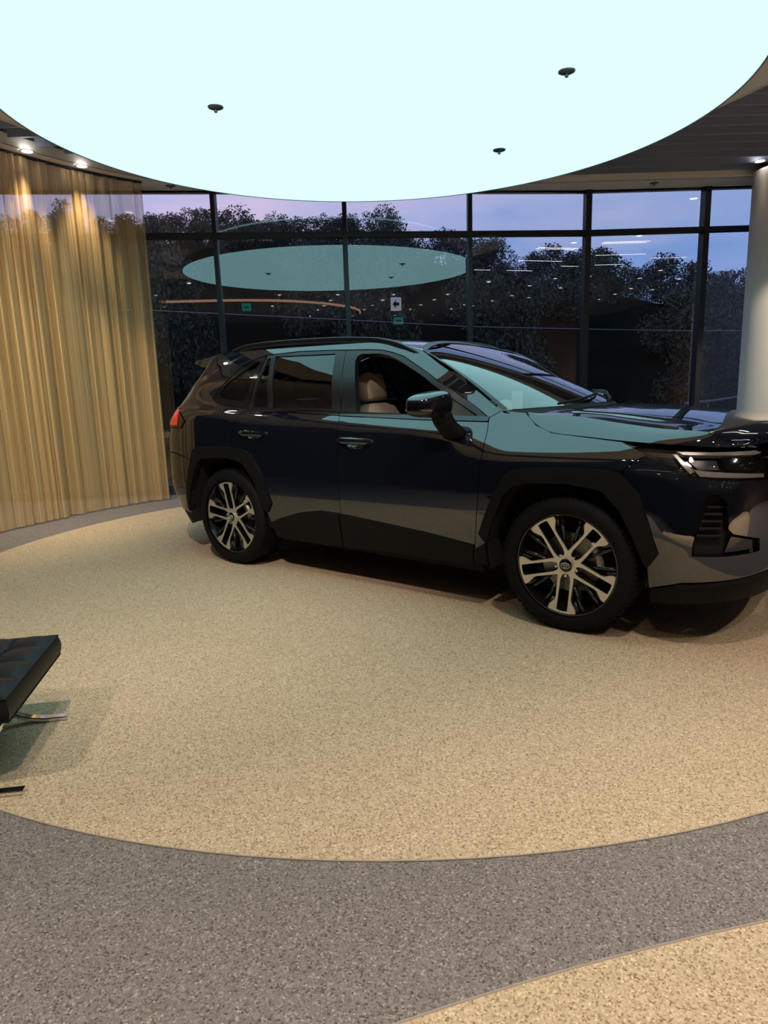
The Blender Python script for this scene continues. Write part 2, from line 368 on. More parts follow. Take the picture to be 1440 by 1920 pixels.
# ------------------------------------------------------------------ luminous disc and ceiling fittings
disc = empty('disc_light', (DC[0], DC[1], DZ), label='huge glowing round ceiling light above the dark car', cat='ceiling light')
mb = MB(); V, F = triangulate(arc((0, 0), DR-.012, 0, 360, 180)[:-1], [], .6, 0); mb.raw([(x, y, .004) for x, y in V], [q[::-1] for q in F]); mb.build('membrane', M_DISC, disc)
mb = MB(); mb.lathe([(DR-.014, .006), (DR-.014, 0), (DR, 0), (DR, .11), (DR-.03, .13)], n=180); mb.build('rim', M_RIM, disc, smooth=True)
mb = MB(); mb.lathe([(DR-.03, .13), (DR-.45, .14), (DR-.45, .45)], n=120); mb.build('housing', M_GYPS, disc, smooth=True)
def sprinkler(loc, label):
    o = empty('sprinkler', loc, label=label, cat='sprinkler', group='sprinkler heads in the ceiling')
    mb = MB(); mb.lathe([(.001, -.012), (.030, -.014), (.052, -.006), (.055, 0)], n=24); mb.build('cover_plate', M_STEEL, o, smooth=True)
    mb = MB(); mb.lathe([(.0, -.034), (.012, -.034), (.014, -.026), (.006, -.024), (.006, -.012)], n=16); mb.build('nozzle', M_STEEL, o, smooth=True)
sprinkler((-1.073, 5.12, DZ+.003), 'small grey sprinkler head at the left of the glowing disc')
sprinkler((1.237, 4.725, DZ+.003), 'small grey sprinkler head at the right of the glowing disc, nearest the viewer')
sprinkler((1.068, 6.21, DZ+.003), 'small grey sprinkler head near the far right rim of the glowing disc')
sprinkler((3.46, 8.98, HEAD-.001), 'sprinkler head under the soffit above the right-hand windows')
sprinkler((-2.36, 8.46, HEAD-.001), 'sprinkler head under the soffit beside the top of the gold curtain')
def downlight(x, y, z, power, label, angle=78, blend=.55, col=(1, .83, .70), group='round ceiling downlights', tgt=None):
    o = empty('downlight', (x, y, z), label=label, cat='downlight', group=group)
    mb = MB(); mb.lathe([(.050, -.001), (.066, -.006), (.072, 0)], n=28); mb.build('bezel', M_WHITE, o, smooth=True)
    mb = MB(); mb.lathe([(.0005, .004), (.050, -.001)], n=28); mb.build('lens', M_LAMP, o)
    if power:
        ld = bpy.data.lights.new('spot', 'SPOT'); ld.energy = power; ld.spot_size = math.radians(angle); ld.spot_blend = blend; ld.color = col; ld.shadow_soft_size = .06
        lo = bpy.data.objects.new('bulb', ld); COL.objects.link(lo); lo.parent = o; lo.location = (0, 0, -.075)
        if tgt is not None: lo.rotation_euler = (Vector(tgt)-Vector((x, y, z-.075))).to_track_quat('-Z', 'Y').to_euler()
    return o
CW = (1, .80, .56)
downlight(-3.345, 7.13, 3.645, CURTAIN_W, 'lit round downlight over the gold curtain, nearer the left edge', 62, .95, CW, tgt=(-3.50, 7.23, .2))
downlight(-3.03, 7.63, 3.645, CURTAIN_W, 'lit round downlight over the gold curtain, nearer the glowing disc', 62, .95, CW, tgt=(-3.16, 7.76, .2))
downlight(4.47, 8.56-.11, 3.72, CURTAIN_W*.03, 'lit round downlight beside the column top', 46, .5, tgt=(4.44, 8.3, 0))
HID = 'unseen ceiling downlight: some mirrored as dots in the dark glass, some added for light'
for (x, y) in ((-3.62, 6.5), (-3.78, 5.8)): downlight(x, y, 3.645, CURTAIN_W*.6, HID, 62, .95, CW, tgt=(x*1.05, y, .2))
downlight(-1.35, 1.85, 3.72, 640, HID, 46, 1.0, (1, .80, .58), tgt=(-3.4, 7.6, .9)); downlight(-.6, 1.6, 3.72, 330, HID, 36, 1.0, (1, .80, .58), tgt=(-3.85, 6.6, .9))  # unseen lamps added to brighten the curtain
downlight(-1.0, 1.7, 3.72, 520, HID, 80, 1.0, (1, .82, .72), tgt=(-2.0, 5.2, 0)); downlight(.9, 1.65, 3.72, 200, HID, 80, 1.0, (1, .82, .72), tgt=(.9, 3.6, 0))  # unseen lamps added to fill the carpet around the car
downlight(4.7, 5.9, 3.72, 420, HID, 44, .4, (1, .85, .70), tgt=(4.95, 8.3, 1.0))  # unseen lamp added to light the column
k = 0
for x in (-3.55, -1.93, -.3, 1.33, 2.92, 4.55, 6.05, 7.5):
    for y in (-1.85, -3.2, -4.65, -6.0, -8.2):
        if (x < 1 and y < -4.9): continue
        downlight(x, y, 3.72, SPOT_W*(1 if y > -4 else .35), HID, 100, .8); k += 1
for (x, y) in ((5.4, .9), (6.9, .3), (6.9, 1.6), (8.1, -.1), (8.3, -2.3), (2.2, .5), (-2.6, .4), (-.2, .3), (4.0, 1.6), (6.3, 5.4), (6.3, 7.4)): downlight(x, y, 3.72, SPOT_W, HID, 100, .8)  # fittings mirrored in the glass, plus unseen ones added to light floor and column
for (xa, xb, y) in ((4.19, 5.07, 5.50), (4.2, 5.05, 5.38), (4.50, 5.55, 4.12), (5.85, 6.62, 3.56), (4.89, 5.55, 2.86), (4.08, 4.5, 2.86)):
    o = empty('line_light', ((xa+xb)/2, y, 3.72), label='slim line light mirrored as a white streak in the glass', cat='line light', group='line lights between the ceiling baffles')
    L = (xb-xa)/2
    mb = MB(); mb.box(-L, L, -.028, .028, -.02, .03); mb.build('housing', M_FRAME, o)
    mb = MB(); mb.box(-L+.01, L-.01, -.02, .02, -.024, -.0205); mb.build('diffuser', M_LINE, o)
# copper ring, hanging sign and exit boxes of the showroom behind, all seen mirrored in the glass
o = empty('ring_light', (0, 0, 3.45), label='copper coloured curved light under the ceiling, mirrored in the glass as a thin arc', cat='ring light')
ap = np.array([(-3.6, -1.0), (-2.27, -.72), (-1.41, -.62), (-.48, -.68), (.56, -1.16), (1.42, -1.95), (2.02, -2.82), (2.34, -3.62), (2.44, -4.5)]); ad = np.r_[0, np.cumsum(np.linalg.norm(np.diff(ap, axis=0), axis=1))]
PQ = lambda q, k: np.interp(q, ad, ap[:, k])
qs = np.linspace(0, ad[-1], 60); sm = lambda v_: np.convolve(np.pad(v_, 6, mode='edge'), np.ones(13)/13, 'valid')
cx_, cy_ = sm(PQ(qs, 0)), sm(PQ(qs, 1))
mb = MB(); mb.tube(np.stack([cx_, cy_, 0*cx_], 1), .05, sx=(.02, .03)); mb.build('ring_band', M_COPPER, o, smooth=True)
for k in (5, 30, 55): mb = MB(); mb.tube([(cx_[k], cy_[k], 0), (cx_[k], cy_[k], .52)], .006, n=6); mb.build('hanger', M_FRAME, o)
def hung_box(name, x, y, z, w, h, face, label, cat, motif):
    o = empty(name, (x, y, z), label=label, cat=cat); mb = MB(); mb.box(-w/2-.012, w/2+.012, -.03, .028, -h/2-.012, h/2+.012); mb.build('case', M_FRAME, o)
    mb = MB(); mb.box(-w/2, w/2, .0285, .032, -h/2, h/2); mb.build('face', face, o)
    mb = MB(); s_ = motif
    mb.raw([(-.32*w, .034, 0), (0, .034, .3*h), (0, .034, .12*h), (.3*w, .034, .12*h), (.3*w, .034, -.12*h), (0, .034, -.12*h), (0, .034, -.3*h)], [(0, 1, 2, 3, 4, 5, 6)]); mb.build('arrow', s_, o)
    mb = MB(); mb.tube([(0, 0, h/2), (0, 0, 3.73-z)], .008, n=6); mb.build('rod', M_FRAME, o)
M_SIGNW = emission('sign_white', (.75, .85, 1.0), 1.6); M_SIGNB = principled('sign_blue', (.02, .10, .25), .5)
M_EXIT = emission('exit_green', (.05, .75, .6), .7); M_EXITW = principled('exit_white', (.6, .9, .8), .5)
hung_box('direction_sign', 2.75, -.95, 3.36, .30, .36, M_SIGNW, 'white square hanging sign with a blue arrow, mirrored in the glass', 'sign', M_SIGNB)
hung_box('exit_sign', 4.0, -5.6, 3.30, .34, .24, M_EXIT, 'small green exit box mirrored in the glass right of the arrow sign', 'exit sign', M_EXITW)
hung_box('exit_sign', -1.25, -.9, 3.30, .24, .20, M_EXIT, 'small green exit box mirrored in the glass at the copper arc', 'exit sign', M_EXITW)

# ------------------------------------------------------------------ gold curtain on its curved track
def curtain_mat():
    m, t, out = new_mat('gold_mesh_cloth')
    uv = t.add('ShaderNodeUVMap'); mp = t.add('ShaderNodeMapping'); mp.inputs['Scale'].default_value = (1, .0006, 1); t.link(uv.outputs[0], mp.inputs['Vector'])
    n1 = t.add('ShaderNodeTexNoise', i_Scale=160.0, i_Detail=2.0); t.link(mp.outputs[0], n1.inputs['Vector'])
    n2 = t.add('ShaderNodeTexNoise', i_Scale=14.0, i_Detail=3.0); t.link(mp.outputs[0], n2.inputs['Vector'])
    rp = t.add('ShaderNodeValToRGB'); rp.color_ramp.elements[0].position = .25; rp.color_ramp.elements[0].color = (.56, .37, .15, 1); rp.color_ramp.elements[1].position = .75; rp.color_ramp.elements[1].color = (.88, .66, .34, 1)
    ad = t.add('ShaderNodeMath', operation='MULTIPLY_ADD'); ad.inputs[1].default_value = .5; t.link(n1.outputs[0], ad.inputs[0])
    hf = t.add('ShaderNodeMath', operation='MULTIPLY'); hf.inputs[1].default_value = .5; t.link(n2.outputs[0], hf.inputs[0]); t.link(hf.outputs[0], ad.inputs[2]); t.link(ad.outputs[0], rp.inputs['Fac'])
    df = t.add('ShaderNodeBsdfDiffuse'); t.link(rp.outputs[0], df.inputs['Color']); tl = t.add('ShaderNodeBsdfTranslucent'); t.link(rp.outputs[0], tl.inputs['Color'])
    gl = t.add('ShaderNodeBsdfGlossy', i_Roughness=.45); t.link(rp.outputs[0], gl.inputs['Color'])
    m1 = t.add('ShaderNodeMixShader', i_Fac=.25); t.link(df.outputs[0], m1.inputs[1]); t.link(tl.outputs[0], m1.inputs[2])
    m2 = t.add('ShaderNodeMixShader', i_Fac=.22); t.link(m1.outputs[0], m2.inputs[1]); t.link(gl.outputs[0], m2.inputs[2])
    tr = t.add('ShaderNodeBsdfTransparent'); tr.inputs['Color'].default_value = (1, .97, .92, 1)
    al = t.add('ShaderNodeMapRange'); al.inputs['From Min'].default_value = .3; al.inputs['From Max'].default_value = .7; al.inputs['To Min'].default_value = .38; al.inputs['To Max'].default_value = .66; t.link(n1.outputs[0], al.inputs['Value'])
    m3 = t.add('ShaderNodeMixShader'); t.link(al.outputs[0], m3.inputs['Fac']); t.link(tr.outputs[0], m3.inputs[1]); t.link(m2.outputs[0], m3.inputs[2]); t.link(m3.outputs[0], out.inputs[0]); return m
M_CURT = curtain_mat()
cur = empty('curtain', (-2.66, 8.24, 0), label='sheer gold pleated curtain hanging on a curved track at the left', cat='curtain')
CC, CR = np.array([.05, 5.24]), 4.045
NA, NZ = 2600, 10
a0, a1 = math.radians(131.6), math.radians(176)
ss = np.linspace(0, 1, NA); sl = ss*(a1-a0)*CR
ph = sl*2*math.pi/.125+3.0*np.sin(sl*3.1)+2.2*np.sin(sl*7.7+1)+1.2*np.sin(sl*17.3)
amp = .030+.016*np.sin(sl*5.3+.6)+.010*np.sin(sl*11.9)
V = []; UV = []
for j in range(NZ+1):
    z = .018+(3.63-.018)*j/NZ; q = 1-j/NZ
    r = CR+amp*(1-.25*(1-q))*np.sin(ph+.35*q*np.sin(sl*4))+.012*np.sin(sl*2.3+1.5*q)*q+.004*np.sin(ph*2.3)
    an = a0+ss*(a1-a0)+.004*np.cos(ph)*1.0
    V += [tuple(p) for p in np.stack([CC[0]+r*np.cos(an), CC[1]+r*np.sin(an), np.full(NA, z)], 1)-np.array([-2.66, 8.24, 0])]
    UV += [(u_, z) for u_ in sl]
F = [(j*NA+i, j*NA+i+1, (j+1)*NA+i+1, (j+1)*NA+i) for j in range(NZ) for i in range(NA-1)]
me = bpy.data.meshes.new('cloth'); me.from_pydata(V, [], F); me.polygons.foreach_set('use_smooth', [True]*len(F))
ul = me.uv_layers.new(name='uv'); UVA = np.array(UV); li = np.zeros(len(me.loops), int); me.loops.foreach_get('vertex_index', li); ul.data.foreach_set('uv', UVA[li].ravel())
link_mesh('cloth', me, M_CURT, cur)
mb = MB(); P = [(CC[0]+CR*math.cos(a)+2.66, CC[1]+CR*math.sin(a)-8.24, 3.642) for a in np.linspace(a0, a1, 60)]; mb.tube(P, .01, sx=(.018, .011)); mb.build('track', M_FRAME, cur)
# ------------------------------------------------------------------ the dark SUV
M_PAINT = principled('navy_paint', (.0035, .0052, .0095), .5, metal=.0, coat=1.0, coat_rough=.012, ior=1.3, coat_ior=2.0, spec=.05)
M_GLOSSK = principled('gloss_black', (.004, .004, .005), .12, coat=.6)
M_SATINK = principled('satin_black', (.007, .0075, .009), .34)
M_CLAD = principled('black_cladding', (.0055, .0054, .0054), .6, spec=.14, bump=(900, .15, .0006))
M_UNDER = principled('underbody_black', (.004, .004, .004), .9)
M_TYRE = principled('tyre_rubber', (.0050, .0050, .0050), .7, spec=.14)
M_RIMK = principled('rim_black', (.006, .006, .007), .18, coat=.5)
M_RIMS = principled('machined_alloy', (.72, .68, .60), .32, metal=.85)
M_DISCB = principled('brake_metal', (.25, .24, .23), .4, metal=.9)
M_SEAT = principled('beige_leather', (.34, .28, .205), .5, bump=(300, .1, .001))
M_TRIMB = principled('beige_trim', (.40, .34, .24), .6)
M_INT = principled('dark_interior', (.012, .012, .013), .7)
M_WSH = glass_sheet('windscreen_glass', (.55, .60, .60), 2.3)
M_PRIV = glass_sheet('privacy_glass', (.10, .11, .12), 1.75)
M_CLEAR = glass_sheet('clear_car_glass', (.62, .66, .66), 1.6)
M_LENS = glass_sheet('lamp_cover', (.80, .80, .80), 1.5)
M_GUIDE = principled('light_guide', (.36, .34, .32), .25, metal=.3, coat=.5)
M_RED = principled('red_lens', (.75, .035, .03), .2, coat=.8)
M_PAPER = principled('paper_card', (.72, .74, .62), .7)
M_EMB = principled('emblem_chrome', (.75, .74, .70), .15, metal=1.0)

def pchip(xs,ys):
    xs=np.array(xs,float); ys=np.array(ys,float); h=np.diff(xs); d=np.diff(ys)/h
    m=np.zeros_like(xs)
    for i in range(1,len(xs)-1):
        if d[i-1]*d[i]>0:
            w1=2*h[i]+h[i-1]; w2=h[i]+2*h[i-1]; m[i]=(w1+w2)/(w1/d[i-1]+w2/d[i])
    m[0]=d[0]; m[-1]=d[-1]
    def f(x):
        x=np.clip(np.asarray(x,float),xs[0],xs[-1]); i=np.clip(np.searchsorted(xs,x)-1,0,len(xs)-2)
        t=(x-xs[i])/h[i]
        return ((1+2*t)*(1-t)**2*ys[i]+t*(1-t)**2*h[i]*m[i]+t*t*(3-2*t)*ys[i+1]+t*t*(t-1)*h[i]*m[i+1])
    return f
def sst(a,b,x):
    t=np.clip((np.asarray(x,float)-a)/(b-a),0,1); return t*t*(3-2*t)
PROF=pchip([.15,.20,.30,.40,.5,.6,.7,.8,.9,.98,1.03,1.06,1.09,1.12,1.15,1.19,1.3,1.45,1.55,1.6,1.63,1.66,1.70],
           [.80,.84,.872,.892,.908,.9165,.916,.912,.9075,.9025,.896,.884,.866,.843,.824,.806,.770,.702,.650,.616,.592,.566,.52])
PROFF=pchip([.15,.20,.30,.40,.5,.6,.7,.8,.88,.91,.94,.97,1.0,1.04,1.08,1.13,1.18,1.3],
            [.80,.84,.872,.892,.910,.922,.9225,.9175,.911,.905,.894,.878,.860,.832,.803,.767,.732,.64])
BELT=pchip([-2.3,-1.6,-1.2,-.6,.3,.85,2.4],[1.26,1.235,1.195,1.18,1.15,1.14,1.14])
_fp=np.array([(1.70,1.0),(1.88,.988),(2.0,.96),(2.10,.905),(2.18,.82),(2.235,.715),(2.275,.58),(2.305,.40),(2.325,.2),(2.33,0)])
_rp=np.array([(-1.70,1.0),(-1.88,.99),(-2.04,.965),(-2.15,.91),(-2.22,.82),(-2.265,.68),(-2.29,.45),(-2.305,.2),(-2.307,0)])
def _arc(p):
    q=p*np.array([1,.905]); return np.r_[0,np.cumsum(np.hypot(*np.diff(q,axis=0).T))]
_fs=1.70+_arc(_fp); _rs=-1.70-_arc(_rp)
FX=pchip(_fs,_fp[:,0]); FY=pchip(_fs,_fp[:,1])
RX=pchip(_rs[::-1],_rp[::-1,0]); RY=pchip(_rs[::-1],_rp[::-1,1])
SF=float(_fs[-1]); SR=float(_rs[-1])
RAKEF=pchip([.15,.25,.35,.5,.75,.9,1.0,1.1],[-.10,-.04,-.01,.0,.0,-.02,-.05,-.12])
RAKER=pchip([.15,.3,.4,.6,.9,1.0,1.1,1.2,1.5,1.6],[.16,.09,.04,.0,.0,.02,.05,.10,.30,.36])
def S(s,z):
    """right-hand body skin; s runs along the plan, z up -> x,y,z (y<0)"""
    s=np.asarray(s,float); z=np.asarray(z,float)
    px=np.where(s>1.70,FX(s),np.where(s<-1.70,RX(s),s)); py=np.where(s>1.70,FY(s),np.where(s<-1.70,RY(s),1.0))
    zz=z-(BELT(s)-1.14)*sst(.75,1.1,z)*(1-sst(1.3,1.6,z))
    k=sst(.35,1.0,s)
    w=PROF(zz)*(1-k)+PROFF(z)*k-.10*(np.clip(z,.35,1.0)-.72)*sst(1.62,1.95,s)
    # door waist: sculpted between the arches
    x=px+sst(1.70,2.2,s)*RAKEF(z)+sst(1.70,2.2,-s)*RAKER(z)
    return np.stack([x,-w*py,z+0*x],-1)


CAR_POS, CAR_YAW = (.4414, 5.0375), -.6496
car = empty('car', (CAR_POS[0], CAR_POS[1], .003), CAR_YAW, label='dark navy SUV with black wheel arches parked on the tan carpet circle', cat='car')
BOTH = (1, -1)
def surf(P, ref, mb=None):
    N = loft_normals(P); a, b = N.shape[0]//2, N.shape[1]//2
    fl = float(np.dot(N[a, b], ref)) < 0; m_ = mb or MB()
    return m_.grid(P, flip=fl, normals=-N if fl else N)
def skin(name, poly, mat, parent=car, f=S, **kw):
    lab = kw.pop('label', None)
    o = panel(MB(), poly, f, **kw).build(name, mat, parent)
    if lab: o['label'] = lab
    return o
RZ = pchip([-1.97, -1.5, -1.1, -.65, -.3, .04, .285], [1.584, 1.640, 1.660, 1.660, 1.645, 1.606, 1.548])
# outline strings in (s, z)
T_LINE = [(-1.577, 1.271), (-1.49, 1.374), (-1.372, 1.493), (-1.26, 1.55), (-1.138, 1.581), (-.815, 1.594), (-.5, 1.588), (-.361, 1.583), (-.15, 1.576), (-.047, 1.568), (.06, 1.546), (.153, 1.518), (.356, 1.416), (.574, 1.29), (.735, 1.193), (.813, 1.143)]
B_UP = (-.361, 1.583); B_BELT = (-.261, 1.169)
B_LOW = [(-.245, 1.09), (-.235, 1.017), (-.237, .736), (-.225, .519)]
F_EDGE = [(.830, 1.058), (.833, .956), (.825, .805), (.817, .65), (.799, .489), (.772, .315)]
BELT_F = [(-.261, 1.169), (.27, 1.153), (.813, 1.143)]
BELT_R = [(-1.166, 1.194), (-.915, 1.189), (-.635, 1.184), (-.261, 1.169)]
R_REAR = [(-1.166, 1.194), (-1.215, 1.165), (-1.240, 1.12), (-1.258, 1.06), (-1.281, .95), (-1.274, .84)]

for side in BOTH:
    near = side > 0
    sk = lambda name, poly, mat, parent=car, **kw: skin(name, poly, mat, parent, sides=(side,), **kw)
    # front wing
    sk('front_fender', [(.813, 1.143), (.876, 1.184), (.95, 1.178), (1.025, 1.172), (1.108, 1.108), (1.214, 1.069), (1.4, 1.053), (1.596, 1.036), (1.711, .99), (1.728, .973), (1.681, .948), (1.627, .90), (1.60, .845), (1.40, .86), (1.13, .85), (1.06, .80), (.95, .72), (.885, .56), (.855, .46), (.855, .315)]+F_EDGE[::-1], M_PAINT)
    sk('fender_shade_panel', [(.779, .300), (.790, .395), (.858, .440), (.866, .300)], M_CLAD, car, off=.010, thick=.015)  # added dark panel, stands in for shade under the tucked-in wing
    # front door, with opening for the handle bowl
    hx, hz = -.085, .985
    bowl = [(hx+.085*math.cos(a), hz+.042*math.sin(a)) for a in np.linspace(0, 2*math.pi, 25)[:-1]]
    fd = sk('front_door', BELT_F+F_EDGE+[(.5, .29), (.182, .288), (-.242, .285)]+B_LOW[::-1], M_PAINT, holes=[bowl])
    fin = [(-.132, 1.173), (-.19, 1.36), (-.243, 1.505), (-.238, 1.535), (-.214, 1.549), (-.06, 1.546), (.02, 1.53), (.119, 1.494), (.321, 1.398), (.557, 1.254), (.735, 1.158)]
    sk('window_frame', [B_BELT]+BELT_F[1:]+[(.813, 1.143)]+T_LINE[::-1][1:-7]+[B_UP], M_SATINK, fd, holes=[fin], off=-.004, thick=.045)
    sk('belt_moulding', [(-.258, 1.150), (.27, 1.134), (.812, 1.122), (.815, 1.148), (.27, 1.162), (-.258, 1.178)], M_GLOSSK, fd, off=.007, thick=.012, inset=0)
    sk('handle_bowl', bowl, M_GLOSSK, fd, off=lambda u, v: -.001-.032*np.clip(1-((u-hx)/.085)**2-((v-hz)/.042)**2, 0, 1)**.6, inset=-.001, thick=0, res=.012)
    hb = [(-.221, .997), (-.198, 1.014), (-.1, 1.016), (.023, 1.011), (.049, .995), (.024, .976), (-.09, .972), (-.175, .976)]
    sk('door_handle', hb, M_PAINT, fd, off=lambda u, v: .018+.022*np.clip(1-((u+.085)/.14)**2, 0, 1)**.5*np.clip(1-((v-.995)/.024)**2, 0, 1)**.5, thick=.022, inset=0, res=.01)
    sk('door_cladding', [(-.230, .503), (.041, .483), (.45, .450), (.780, .410), (.768, .30), (.731, .278), (.182, .282), (-.238, .272)], M_CLAD, fd, off=.013, thick=.016)
    if not near:
        sk('window_glass', fin, M_CLEAR, fd, off=-.014, thick=0, inset=-.004, res=.08)
    # rear door
    hx, hz = -1.03, 1.012
    bowl2 = [(hx+.085*math.cos(a), hz+.042*math.sin(a)) for a in np.linspace(0, 2*math.pi, 25)[:-1]]
    rd = sk('rear_door', R_REAR[::-1]+[(-1.166, 1.194)]+BELT_R[1:]+B_LOW+[(-.245, .27), (-.676, .268), (-.90, .268), (-.935, .40), (-1.0, .60), (-1.09, .75), (-1.18, .83)], M_PAINT, holes=[bowl2])
    rin = [(-1.034, 1.568), (-.449, 1.562), (-.352, 1.196), (-.917, 1.203)]
    tri = [(-1.108, 1.555), (-1.078, 1.556), (-.965, 1.207), (-1.125, 1.207)]
    sk('window_frame', [(-1.166, 1.194), (-1.150, 1.35), (-1.135, 1.50), (-1.129, 1.583), (-.815, 1.594), (-.5, 1.588), B_UP, B_BELT]+BELT_R[::-1][1:-1], M_SATINK, rd, holes=[rin, tri], off=-.004, thick=.03)
    sk('belt_moulding', [(-1.150, 1.178), (-.915, 1.172), (-.635, 1.166), (-.265, 1.151), (-.265, 1.178), (-.635, 1.192), (-.915, 1.197), (-1.150, 1.202)], M_GLOSSK, rd, off=.007, thick=.012, inset=0)
    sk('window_glass', rin, M_PRIV, rd, off=-.011, thick=0, inset=-.004, res=.06)
    sk('fixed_glass', tri, M_PRIV, rd, off=-.011, thick=0, inset=-.004, res=.06)
    sk('handle_bowl', bowl2, M_GLOSSK, rd, off=lambda u, v: -.001-.032*np.clip(1-((u-hx)/.085)**2-((v-hz)/.042)**2, 0, 1)**.6, inset=-.001, thick=0, res=.012)
    hb2 = [(x-.955, z+.026) for x, z in hb]
    sk('door_handle', hb2, M_PAINT, rd, off=lambda u, v: .018+.022*np.clip(1-((u+1.04)/.14)**2, 0, 1)**.5*np.clip(1-((v-1.021)/.024)**2, 0, 1)**.5, thick=.022, inset=0, res=.01)
    sk('door_cladding', [(-.925, .375), (-.80, .42), (-.628, .472), (-.419, .508), (-.241, .505), (-.249, .27), (-.676, .26), (-.87, .26)], M_CLAD, rd, off=.013, thick=.016)
    # body side: windscreen pillar, roof side and quarter panel in one pressing
    top = [(float(s_), float(RZ(s_))) for s_ in np.linspace(.285, -1.92, 36)]
    qbot = [(-1.303, 1.208), (-1.42, 1.222), (-1.52, 1.243)]
    qp = sk('quarter_panel', [(.876, 1.184), (.725, 1.281), (.506, 1.421)]+top+[(-1.935, 1.505), (-1.955, 1.41), (-1.985, 1.298), (-2.02, 1.20), (-1.99, 1.182), (-1.895, 1.141), (-1.83, 1.096), (-1.895, 1.042), (-2.17, 1.040), (-2.175, .84), (-2.0, .84), (-1.80, .80), (-1.74, .80), (-1.65, .858), (-1.30, .868)]+R_REAR[::-1]+qbot+T_LINE, M_PAINT)
    qin = [(-1.516, 1.300), (-1.434, 1.395), (-1.33, 1.462), (-1.257, 1.505), (-1.185, 1.545), (-1.200, 1.40), (-1.222, 1.245), (-1.477, 1.275)]
    cdiv = [(-1.138, 1.581), (-1.135, 1.50), (-1.150, 1.35), (-1.166, 1.194)]
    qf = sk('quarter_window_frame', T_LINE[:4]+cdiv+qbot, M_GLOSSK, qp, holes=[round_poly(qin, .03)], off=-.003, thick=.02)
    sk('quarter_glass', round_poly(qin, .03), M_PRIV, qp, off=-.009, thick=0, inset=-.004, res=.05)
    # tail lamp
    tl_ = sk('tail_light', round_poly([(-2.165, 1.062), (-2.02, 1.188), (-1.985, 1.180), (-1.955, 1.10), (-1.96, 1.062)], .012), M_RED, car, off=.012, thick=.03, inset=0)
    sk('lamp_base', [(-2.165, 1.044), (-2.165, 1.06), (-1.962, 1.06), (-1.957, 1.10), (-1.985, 1.178), (-1.90, 1.137), (-1.84, 1.096), (-1.90, 1.044)], M_GLOSSK, tl_, off=.006, thick=.03, inset=.001)
    # wheel arch mouldings and well liners
    fo = [(.849, .455), (.823, .491), (.917, .72), (.985, .838), (1.04, .875), (1.122, .890), (1.30, .899), (1.445, .902), (1.56, .898), (1.623, .883), (1.719, .784), (1.818, .496), (1.774, .428)]
    fi = [(.868, .44), (.905, .54), (.983, .726), (1.045, .785), (1.126, .806), (1.337, .816), (1.50, .800), (1.535, .791), (1.632, .696), (1.701, .566), (1.758, .43)]
    ro = [(-1.905, .401), (-1.818, .675), (-1.74, .872), (-1.70, .895), (-1.648, .907), (-1.303, .912), (-1.15, .900), (-1.087, .878), (-.968, .728), (-.888, .516), (-.935, .447)]
    ri = [(-1.89, .37), (-1.736, .681), (-1.68, .78), (-1.638, .808), (-1.45, .826), (-1.309, .829), (-1.19, .808), (-1.135, .777), (-1.031, .664), (-.955, .465)]
    for out_, in_, nm in ((fo, fi, 'f'), (ro, ri, 'r')):
        am = sk('wheel_arch_trim', out_+in_[::-1], M_CLAD, car, off=.016, thick=.06, inset=0, res=.025)
        mb = MB(); P = []
        path = densify([(in_[0][0], .27)]+in_+[(in_[-1][0], .27)], .05)[:-int((in_[-1][0]-in_[0][0])/.05+.9)] if in_[-1][0] > 0 or True else 0
        for (a, b) in path:
            p = S(np.array([a]), np.array([b]))[0]; P.append([(p[0], p[1]*side, p[2]), (p[0], -.52*side, p[2])])
        mb.grid(P); q = [(p[0][0], -.52*side, p[0][2]) for p in P]; mb.raw(q, [tuple(range(len(q)))])
        mb.build('arch_liner', M_UNDER, am)
    # door mirror
    mx_, mz_ = (.598, 1.222) if near else (.83, 1.165)
    mb = MB(); mc = MB()
    def sup(cx, cy, cz, ax, ay, az, e1, e2, z0, z1, nu=18, nv=32):
        P = []
        for i in range(nu+1):
            th = z0+(z1-z0)*i/nu; row = []
            for k in range(nv+1):
                a = 2*math.pi*k/nv; c_, s_ = math.cos(a), math.sin(a); ct, st = math.cos(th), math.sin(th)
                f_ = lambda v_, e_: math.copysign(abs(v_)**e_, v_)
                row.append((cx+ax*f_(ct, e1)*f_(c_, e2), (cy+ay*f_(ct, e1)*f_(s_, e2))*side, cz+az*f_(st, e1)))
            P.append(row)
        return np.array(P)
    cy = -1.030
    def shape(P):
        y_ = np.abs(P[..., 1]); k_ = np.clip((y_-.92)/.22, 0, 1)       # lower and shallower towards the outer end
        P[..., 2] = mz_+(P[..., 2]-mz_)*(1-.30*k_**1.5); P[..., 0] -= .05*k_; return P
    up = shape(sup(mx_, cy, mz_+.006, .088, .122, .084, .55, .6, 0, math.pi/2)); lo = shape(sup(mx_, cy, mz_, .086, .120, .074, .5, .55, -math.pi/2, .06))
    mm = MB().grid(lo, flip=not near).build('side_mirror', M_GLOSSK, car, smooth=True, angle=60)
    MB().grid(up, flip=not near).build('mirror_cap', M_PAINT, mm, smooth=True, angle=60)
    st = MB(); st.tube([(mx_+.045, -.865*side, mz_-.165), (mx_+.035, -.925*side, mz_-.13), (mx_+.02, -.955*side, mz_-.085), (mx_+.012, -.975*side, mz_-.04)], .05, sx=(.058, .034), up=(0, 1, .4)); st.build('mirror_stalk', M_CLAD, mm, smooth=True)
    tb = MB(); tb.tube([(mx_-.115, -1.135*side, mz_-.018), (mx_-.06, -1.125*side, mz_-.026), (mx_+.01, -1.09*side, mz_-.045)], .005, n=6); tb.build('indicator_strip', M_CHROME, mm, smooth=True)

